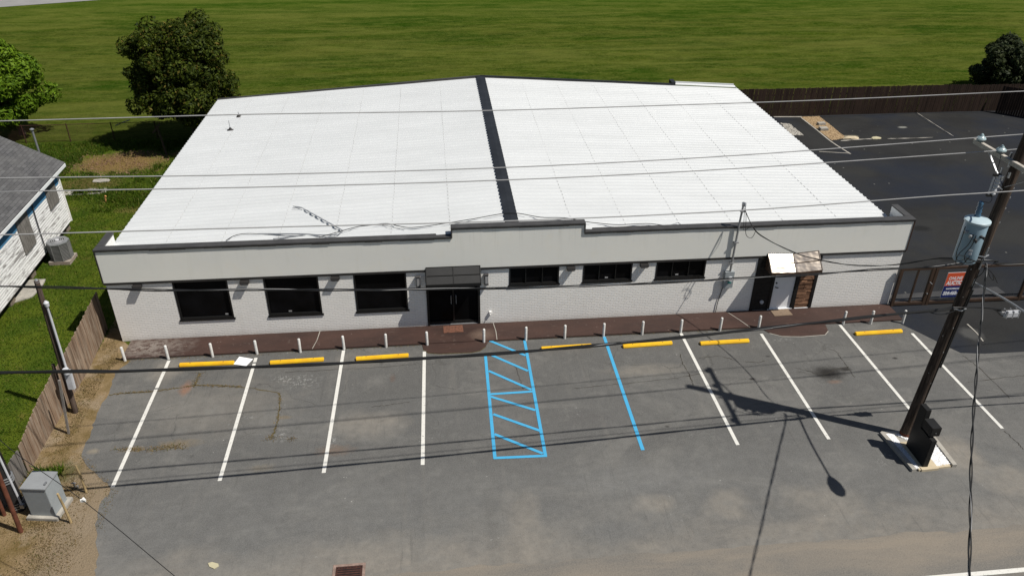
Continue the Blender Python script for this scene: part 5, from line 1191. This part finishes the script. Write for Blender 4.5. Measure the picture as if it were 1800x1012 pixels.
# lapped boards edge (real relief)
mb = MB(); z = .42
while z < 2.2:
    mb.prism([hp(0, z, -.002), hp(0, z, -.022), hp(0, z+.112, -.006), hp(0, z+.112, -.002)], hd*LN); z += .115
mb.build('clapboards', M['clapboard'], hs_)
MB().quad(hp(.05, 0, .25), hp(LN, 0, .25), hp(LN, .45, .25), hp(.05, .45, .25)).build('crawl_space_shade', M['black'], hs_)  # black sheet standing in for the shade beneath the house
for s in (.15, 2.1, 4.3, 6.4, 8.6):
    MB().box(-.2, .2, -.2, .2, 0, .42).build('pier', simple('pier_block_%d' % int(s*10), (.19, .155, .12), .9, 0, .3, 6, bump=.4), hs_, origin=(0, 0, 0)).location = hp(s, 0, .32)-Vector(hs_.location)
for s in (.0,):
    MB().beam(hp(-.01, .42, -.02), hp(-.01, EZ, -.02), .10, .08).build('corner_board', M['white_paint'], hs_)
MB().prism([hp(.1, 2.27, -.004), hp(.1, 2.27, -.03), hp(.1, EZ-.02, -.03), hp(.1, EZ-.02, -.004)], hd*LN).build('frieze_board', M['blue_trim'], hs_)
def rp(s, inn, dz=0): q = h0+hd*s+hn*inn; return Vector((q.x, q.y, EZ+pitch*inn+dz)) if inn <= 2.5+0 else Vector((q.x, q.y, EZ+pitch*(5-inn)+dz))
S0, S1 = -.45, LN+.5
roofh = MB(); roofh.quad(rp(S0, -ov), rp(S1, -ov), rp(S1, 2.5), rp(S0, 2.5)); roofh.quad(rp(S0, 2.5), rp(S1, 2.5), rp(S1, 5+ov), rp(S0, 5+ov))
me = bpy.data.meshes.new('roof'); me.from_pydata([tuple(Vector(v)-h0*1) for v in roofh.v], [], roofh.f); uv = me.uv_layers.new(name='UVMap')
sl_len = math.hypot(2.5+ov, pitch*(2.5+ov)); uvs = [(0, 0), (S1-S0, 0), (S1-S0, sl_len), (0, sl_len)]
for k in range(8): uv.data[k].uv = uvs[k % 4] if k < 4 else ((uvs[k % 4][0]), uvs[k % 4][1]+7)
me.materials.append(M['shingle']); ro = bpy.data.objects.new('roof', me); COL.objects.link(ro); ro.parent = hs_; ro.location = h0-Vector(hs_.location)
sf = ro.modifiers.new('thick', 'SOLIDIFY'); sf.thickness = .05; sf.offset = -1
MB().beam(rp(S0-.005, -ov-.015, -.06), rp(S1, -ov-.015, -.06), .03, .13).build('fascia_board', paint('peeling_fascia_paint', (.70, .72, .72), (.3, .3, .28), .6), hs_)
MB().beam(rp(S0-.02, -ov, -.05), rp(S0-.02, 2.5, -.05), .03, .11).build('rake_board', M['coping'], hs_)
MB().quad(rp(S0, -ov, -.08), rp(S1, -ov, -.08), hp(S1, EZ-.05, 0), hp(S0, EZ-.05, 0)).build('soffit', M['blue_trim'], hs_)
# boarded windows, found on the wall plane
def HW(u, v, e=0.0):
    a = hp(0, 0, e); b = hp(5, 0, e); return PL(u, v, (a.x, a.y), (b.x, b.y))
def sl_of(p): return (Vector((p.x, p.y, 0))-Vector((h0.x, h0.y, 0))).dot(hd)
for (c1, c2) in [((44, 448), (62, 426)), ((88, 372), (102, 351))]:
    p1, p2 = HW(*c1), HW(*c2); s1, s2 = sl_of(p1), sl_of(p2); zb = (p1.z+p2.z)/2
    MB().prism([hp(s2, zb, -.03), hp(s1, zb, -.03), hp(s1, EZ-.3, -.035), hp(s2, EZ-.3, -.035)], hn*-.03).build('boarded_window', M['ply'], hs_)
p = HW(81, 447); s_ = sl_of(p)
MB().tube(smoothpts([hp(s_-.1, EZ-.15, -.08), hp(s_-.02, 2.2, -.07), hp(s_+.02, 1.2, -.07), hp(s_+.02, .55, -.09), hp(s_-.05, .35, -.25)], 4), .024, 8).build('power_conduit', M['coping'], hs_)
MB().tube([hp(s_+.18, 1.0, -.06), hp(s_-.02, .55, -.09), hp(s_-.12, .1, -.3)], .014, 6).build('refrigerant_line', M['pvc'], hs_)
# plumbing vent
v0 = on_roof(0, 0) if False else None
vp = PL(63, 250, (h0.x-3, h0.y+3.0), (h0.x+3, h0.y+3.0)); vq = PL(60, 228, (h0.x-3, h0.y+3.0), (h0.x+3, h0.y+3.0))
o = MB().tube([(vp.x, vp.y, 0), (vp.x, vp.y, vq.z)], .05, 10).tube([(vp.x, vp.y, vq.z), (vp.x, vp.y, vq.z+.03), (vp.x, vp.y, vq.z+.07)], [.10, .10, .03], 10).build('vent_post', M['galv'], smooth=True); tag(o, 'grey metal pipe with a round cap standing behind the old house', 'pipe')
# air conditioner
ac0 = G(108, 464); A = thing('air_conditioner', (ac0.x, ac0.y+.25, 0), 'grey round cornered air conditioning condenser on a brick base beside the old house', 'air conditioner')
cx_, cy_ = ac0.x-.02, ac0.y+.30; rot = math.atan2(hd.y, hd.x)
def octo(r, z, k=.72):
    P = []
    for a in range(8):
        an = math.pi/8+a*math.pi/4; R_ = r*(1.0)
        P.append(Vector((cx_+R_*math.cos(an+rot), cy_+R_*math.sin(an+rot), z)))
    return P
MB().prism(octo(.40, .16), (0, 0, .72)).build('coil', M['trim'], A)
mb = MB()
for k in range(12):
    z = .19+k*.058; mb.prism(octo(.425, z), (0, 0, .022))
for q in octo(.425, .16): mb.tube([q, q+Vector((0, 0, .72))], .014, 5)
mb.build('louvres', simple('dull_grey_louvre', (.17, .17, .165), .6), A)
MB().prism(octo(.44, .88), (0, 0, .07)).build('top_cap', M['galv'], A, bevel=.015)
MB().tube([(cx_, cy_, .945), (cx_, cy_, .958)], .30, 20).build('fan_guard', M['coping'], A)
mb = MB()
for r in (.07, .14, .21, .28):
    mb.tube([(cx_+r*math.cos(a), cy_+r*math.sin(a), .965) for a in np.linspace(0, 2*math.pi, 21)], .008, 4, False)
mb.tube([(cx_, cy_, .96), (cx_, cy_, .99)], .07, 12); mb.build('guard_rings', M['pvc'], A)
MB().box(-.42, .42, -.40, .40, -.01, .15).build('brick_base', brick_mat('brown_brick', (.24, .15, .11), (.19, .12, .09), (.2, .17, .14)), A, origin=(0, 0, 0)).location = Vector((cx_, cy_, 0))-Vector(A.location)
for (p, sz, lb) in [((45, 510), (.55, .8, .05), 'flat concrete step slab on the grass by the old house wall'), ((130, 339), (.75, .3, .04), 'leftmost pale paving slab behind the old house'), ((152, 338), (.7, .3, .04), 'middle pale paving slab in the row behind the old house'), ((171, 336), (.5, .3, .04), 'rightmost pale paving slab in the row behind the old house'), ((178, 318), (.4, .2, .04), 'smallest pale slab beyond the row behind the old house')]:
    c = G(*p); pts = [Vector((c.x+dx*sz[0]*random.uniform(.85, 1.1), c.y+dy*sz[1]*random.uniform(.8, 1.1), .0)) for dx, dy in ((-1, -1), (0, -1.1), (1, -.9), (1.05, .1), (.9, 1), (-.1, 1.05), (-1, .9))]
    o = MB().prism(pts, (0, 0, sz[2])).build('paving_slab', M['concrete']); tag(o, lb, 'slab')
c = G(187, 356); o = MB().tube([(c.x, c.y, 0), (c.x, c.y, .28), (c.x+.05, c.y, .34)], [.035, .04, .05], 8).build('marker_stub', M['yellow'], smooth=True); o.data.materials[0] = simple('faded_orange_plastic', (.55, .28, .1), .6); tag(o, 'small faded orange marker stub in the grass of the left yard', 'marker')
# old clothes-line post
c = G(293, 272); tp = F(276, 222, c.y)
cp_ = thing('clothesline_post', (c.x, c.y, 0), 'leaning old wooden T post under the big dark tree', 'post')
MB().tube([c, tp], .06, 8).build('upright', M['bark'], cp_); MB().beam(F(281, 217, c.y), F(269, 234, c.y), .1, .09).build('crosspiece', M['bark'], cp_)
# dead branch in shade
a = F(213, 217, 21); o = MB().tube(smoothpts([F(203, 221, 21), F(214, 216, 21), F(228, 211, 21)], 4), .03, 6).build('dead_branch', M['concrete']); tag(o, 'bare pale branch caught on the rear wire fence beside the dark tree', 'branch')

# rear chain link fence of the yard
cf = thing('wire_fence', (-6, 20.9, 0), 'low rusty chain link fence crossing behind the left yard', 'fence')
fa0, fa1 = Vector((-19, 20.7, 0)), Vector((-2.2, 21.05, 0))
for k in range(8):
    q = fa0.lerp(fa1, k/7); MB().tube([q, q+Vector((0, 0, 1.08))], .028, 6).build('post', M['rust'], cf)
MB().tube([fa0+Vector((0, 0, 1.02)), fa1+Vector((0, 0, 1.02))], .018, 6).build('top_rail', M['rust'], cf)
chainmesh('chain_mesh', fa0, fa1, .03, 1.02, .09, .0045, M['rust'], cf)

# ------------------------------------------------------------------ foliage
def leaves(n, centers, radii, size, rs, drape=.3, flat=(1, 1, .85), shell=.55):
    """n leaf quads on and in the outer part of many lumpy clumps"""
    k = rs.integers(0, len(centers), n); C = centers[k]; R_ = radii[k]
    d = rs.normal(size=(n, 3)); d /= np.linalg.norm(d, axis=1)[:, None]
    rad = R_*(shell+(1-shell)*rs.random(n)**.6)
    P = C+d*np.array(flat)*rad[:, None]
    nn = d+rs.normal(size=(n, 3))*.55; nn[:, 2] += .25; nn /= np.linalg.norm(nn, axis=1)[:, None]
    t = np.cross(nn, rs.normal(size=(n, 3))); t[:, 2] -= drape; t -= nn*(t*nn).sum(1)[:, None]; t /= np.linalg.norm(t, axis=1)[:, None]
    b = np.cross(nn, t); s = size*(.6+.8*rs.random(n)); L = t*s[:, None]; Wd = b*(s*.42)[:, None]
    V = np.stack([P-L, P-Wd+nn*(s*.1)[:, None], P+L, P+Wd+nn*(s*.1)[:, None]], 1).reshape(-1, 3)
    return V, np.arange(4*n).reshape(n, 4)
def tree(name, label, base, cc, R3, nclump, cr, nleaf, size, mat, seed, trunk_r, floor=.25, group=None, skirt=()):
    rs = np.random.default_rng(seed); cc = np.array(cc); R3 = np.array(R3)
    cz_ = rs.uniform(-1, 1, nclump); an = rs.uniform(0, 6.283, nclump); hr = (1-np.abs(cz_)**2.3)**.5
    d = np.stack([np.cos(an)*hr, np.sin(an)*hr, cz_], 1); rr = rs.random(nclump)**.28
    lump = 1+.10*np.sin(d[:, 0]*4+seed)+.10*np.cos(d[:, 1]*5+2*d[:, 2]*2)
    cen = cc+d*R3*(rr*lump)[:, None]*.86; cen[:, 2] = np.maximum(cen[:, 2], floor+.25); rad = cr*(.55+.75*rs.random(nclump))
    for q_ in skirt: cen = np.vstack([cen, np.array(q_[:3])]); rad = np.append(rad, q_[3])
    t = thing(name, tuple(base), label, 'tree', group)
    V, Fq = leaves(nleaf, cen, rad, size, rs)
    npmesh('crown', V, Fq, mat, t)
    mb = MB(); b = Vector(base); top = Vector(tuple(cc)); mid = b.lerp(top, .5)+Vector((.1, .1, 0))
    mb.tube([b, mid, top], [trunk_r, trunk_r*.75, trunk_r*.4], 10)
    for i in range(0, nclump, max(1, nclump//26)):
        c = Vector(tuple(cen[i])); st = b.lerp(top, .35+.5*rs.random()); mb.tube([st, st.lerp(c, .5)+Vector((0, 0, .15)), c], [trunk_r*.4, trunk_r*.25, .02], 6)
    mb.build('trunk', M['bark'], t, True)
    return t
tree('broadleaf_tree', 'large round dark olive tree overhanging the back left corner of the white roof', (-2.2, 20.2, 0), (-2.25, 20.1, 4.05), (2.70, 2.9, 3.45), 240, .58, 74000, .10, M['leaf_dark'], 5, .22, skirt=[(-.9, 17.9, 3.2, .6), (-.6, 18.2, 2.6, .6), (-1.4, 17.5, 2.9, .55), (-4.6, 19.0, 2.6, .6), (.1, 19.3, 5.0, .6), (-4.6, 19.8, 5.6, .6), (-.3, 20.2, 6.2, .6)])
tree('broadleaf_tree', 'bright green tree at the left edge behind the old house', (-12.6, 22.3, 0), (-12.7, 22.2, 2.9), (2.3, 2.2, 2.35), 95, .62, 26000, .13, M['leaf_bright'], 9, .18)
tree('broadleaf_tree', 'dark tree at the right edge beyond the brown back fence', (51.1, 26.2, 0), (51.2, 26.2, 1.95), (2.45, 2.2, 1.85), 110, .55, 26000, .14, M['leaf_black'], 12, .2)

def blades(name, poly, n, h0_, h1_, wd, mat, clump=None, seed=1, z=0.0, skip=()):
    rs = np.random.default_rng(seed); P = np.array(poly); lo = P.min(0); hi = P.max(0)
    if clump is None: x = rs.uniform(lo[0], hi[0], n*3); y = rs.uniform(lo[1], hi[1], n*3)
    else:
        nc, sp = clump; cx1 = rs.uniform(lo[0], hi[0], nc); cy1 = rs.uniform(lo[1], hi[1], nc); k = rs.integers(0, nc, n*3)
        x = cx1[k]+rs.normal(size=n*3)*sp; y = cy1[k]+rs.normal(size=n*3)*sp
    k = in_poly(x, y, [tuple(q) for q in P])
    for (ex_, ey_, rx_, ry_) in skip: k &= ((x-ex_)/rx_)**2+((y-ey_)/ry_)**2+.35*np.sin(x*5+y*3) > 1
    x = x[k][:n]; y = y[k][:n]; n = len(x)
    th = rs.uniform(0, 6.28, n); h = rs.uniform(h0_, h1_, n); ln = rs.normal(size=(n, 2))*h[:, None]*.5
    a = np.stack([x-np.cos(th)*wd, y-np.sin(th)*wd, np.full(n, z)], 1); b = np.stack([x+np.cos(th)*wd, y+np.sin(th)*wd, np.full(n, z)], 1); c = np.stack([x+ln[:, 0], y+ln[:, 1], z+h], 1)
    V = np.stack([a, b, c], 1).reshape(-1, 3); return npmesh(name, V, np.arange(3*n).reshape(n, 3), mat)
yd = [(-6.5, -10), (-.85, -10), (-.66, -5), (-.66, .8), (-.05, 1.0), (-.05, 15.5), (-7.5, 15.5)]
o = blades('yard_grass', yd, 60000, .03, .08, .014, M['blade'], seed=2); o['kind'] = 'stuff'; tag(o, 'short bright green grass with pale clover tips in the left yard', 'grass')
o = blades('leaf_litter', [(-8.2, 15.6), (-3.0, 15.6), (-3.0, 19.2), (-8.2, 19.2)], 2600, .01, .05, .04, simple('brown_leaf_litter', (.22, .13, .085), .9, 0, .5, 11), (60, .35), 31); o['kind'] = 'stuff'; tag(o, 'brown leaf litter on the bare patch under the big dark tree', 'leaf litter')
o = blades('rear_grass', [(-13, 15.5), (-7.8, 15.5), (-8, 19.5), (-.1, 19.5), (-.1, 20.6), (-13, 20.6)], 16000, .05, .13, .02, M['blade'], seed=33); o['kind'] = 'stuff'; tag(o, 'rough green grass before the rusty chain link fence', 'grass')
o = blades('yard_weeds', [(-9, 11), (-.05, 11), (-.05, 21), (-9, 21)], 13000, .06, .2, .022, M['blade'], (120, .28), 3, skip=[(-5.6, 17.4, 2.5, 1.6), (-6.2, 14.6, 1.9, .9), (-1.1, 14.3, .6, 1.6)]); o['kind'] = 'stuff'; tag(o, 'taller clumps of weeds around the bare patch at the rear of the left yard', 'weeds')
o = blades('dry_grass', [(-.65, -11.5), (2.3, -11.5)]+[(q[0]-.35, q[1]) for q in pl[::-1]]+[(-.1, -.3), (-.6, .8), (-.55, -5)], 10000, .015, .05, .012, M['straw'], (150, .24), 4); o['kind'] = 'stuff'; tag(o, 'dry straw coloured grass scattered over the dirt strip by the fence', 'dry grass')
o = blades('fence_weeds', [(-.35, -7.3), (.35, -7.3), (.4, -6.4), (-.4, -6.4)], 900, .08, .28, .025, M['blade'], (14, .12), 6); o['kind'] = 'stuff'; tag(o, 'green weed clump at the fence foot behind the grey cabinet', 'weeds')

# weeds and straw caught in the cracks and hollows of the lot
def litter(name, label, spots, mat, h, seed, wd=.012):
    rs = np.random.default_rng(seed); X = []; Y = []
    for (pts, n, sp) in spots:
        P = [G(*p) for p in pts]
        for _ in range(n):
            i = rs.integers(0, max(1, len(P)-1)); q = P[i].lerp(P[min(i+1, len(P)-1)], rs.random()); X.append(q.x+rs.normal()*sp); Y.append(q.y+rs.normal()*sp*.6)
    x = np.array(X); y = np.array(Y); n = len(x); th = rs.uniform(0, 6.28, n); hh = rs.uniform(.3, 1, n)*h; ln = rs.normal(size=(n, 2))*hh[:, None]*1.3
    a = np.stack([x-np.cos(th)*wd, y-np.sin(th)*wd, np.full(n, .006)], 1); b = np.stack([x+np.cos(th)*wd, y+np.sin(th)*wd, np.full(n, .006)], 1); c = np.stack([x+ln[:, 0], y+ln[:, 1], .008+hh], 1)
    o = npmesh(name, np.stack([a, b, c], 1).reshape(-1, 3), np.arange(3*n).reshape(n, 3), mat); o['kind'] = 'stuff'; tag(o, label, name.replace('_', ' ')); return o
litter('dead_weeds', 'dead brown weeds in the cracks and hollows of the parking lot', [([(205, 692), (262, 688)], 160, .05), ([(262, 688), (345, 678), (395, 679)], 220, .045), ([(390, 678), (425, 680)], 120, .05), ([(352, 655), (340, 680)], 130, .07),
       ([(490, 690), (492, 706), (489, 735), (484, 752), (478, 770)], 170, .04), ([(205, 789), (250, 790)], 260, .09), ([(262, 790), (322, 784)], 420, .12), ([(472, 771), (482, 770)], 80, .1), ([(510, 772), (514, 770)], 60, .08)], M['straw'], .035, 21)
litter('kerb_litter', 'fine straw and grit along the foot of the brown sidewalk', [([(230, 633), (450, 624), (745, 607)], 420, .035), ([(870, 599), (1330, 579)], 260, .03), ([(180, 640), (230, 634)], 260, .12), ([(140, 800), (196, 860), (172, 930)], 400, .09)], M['straw'], .025, 22)
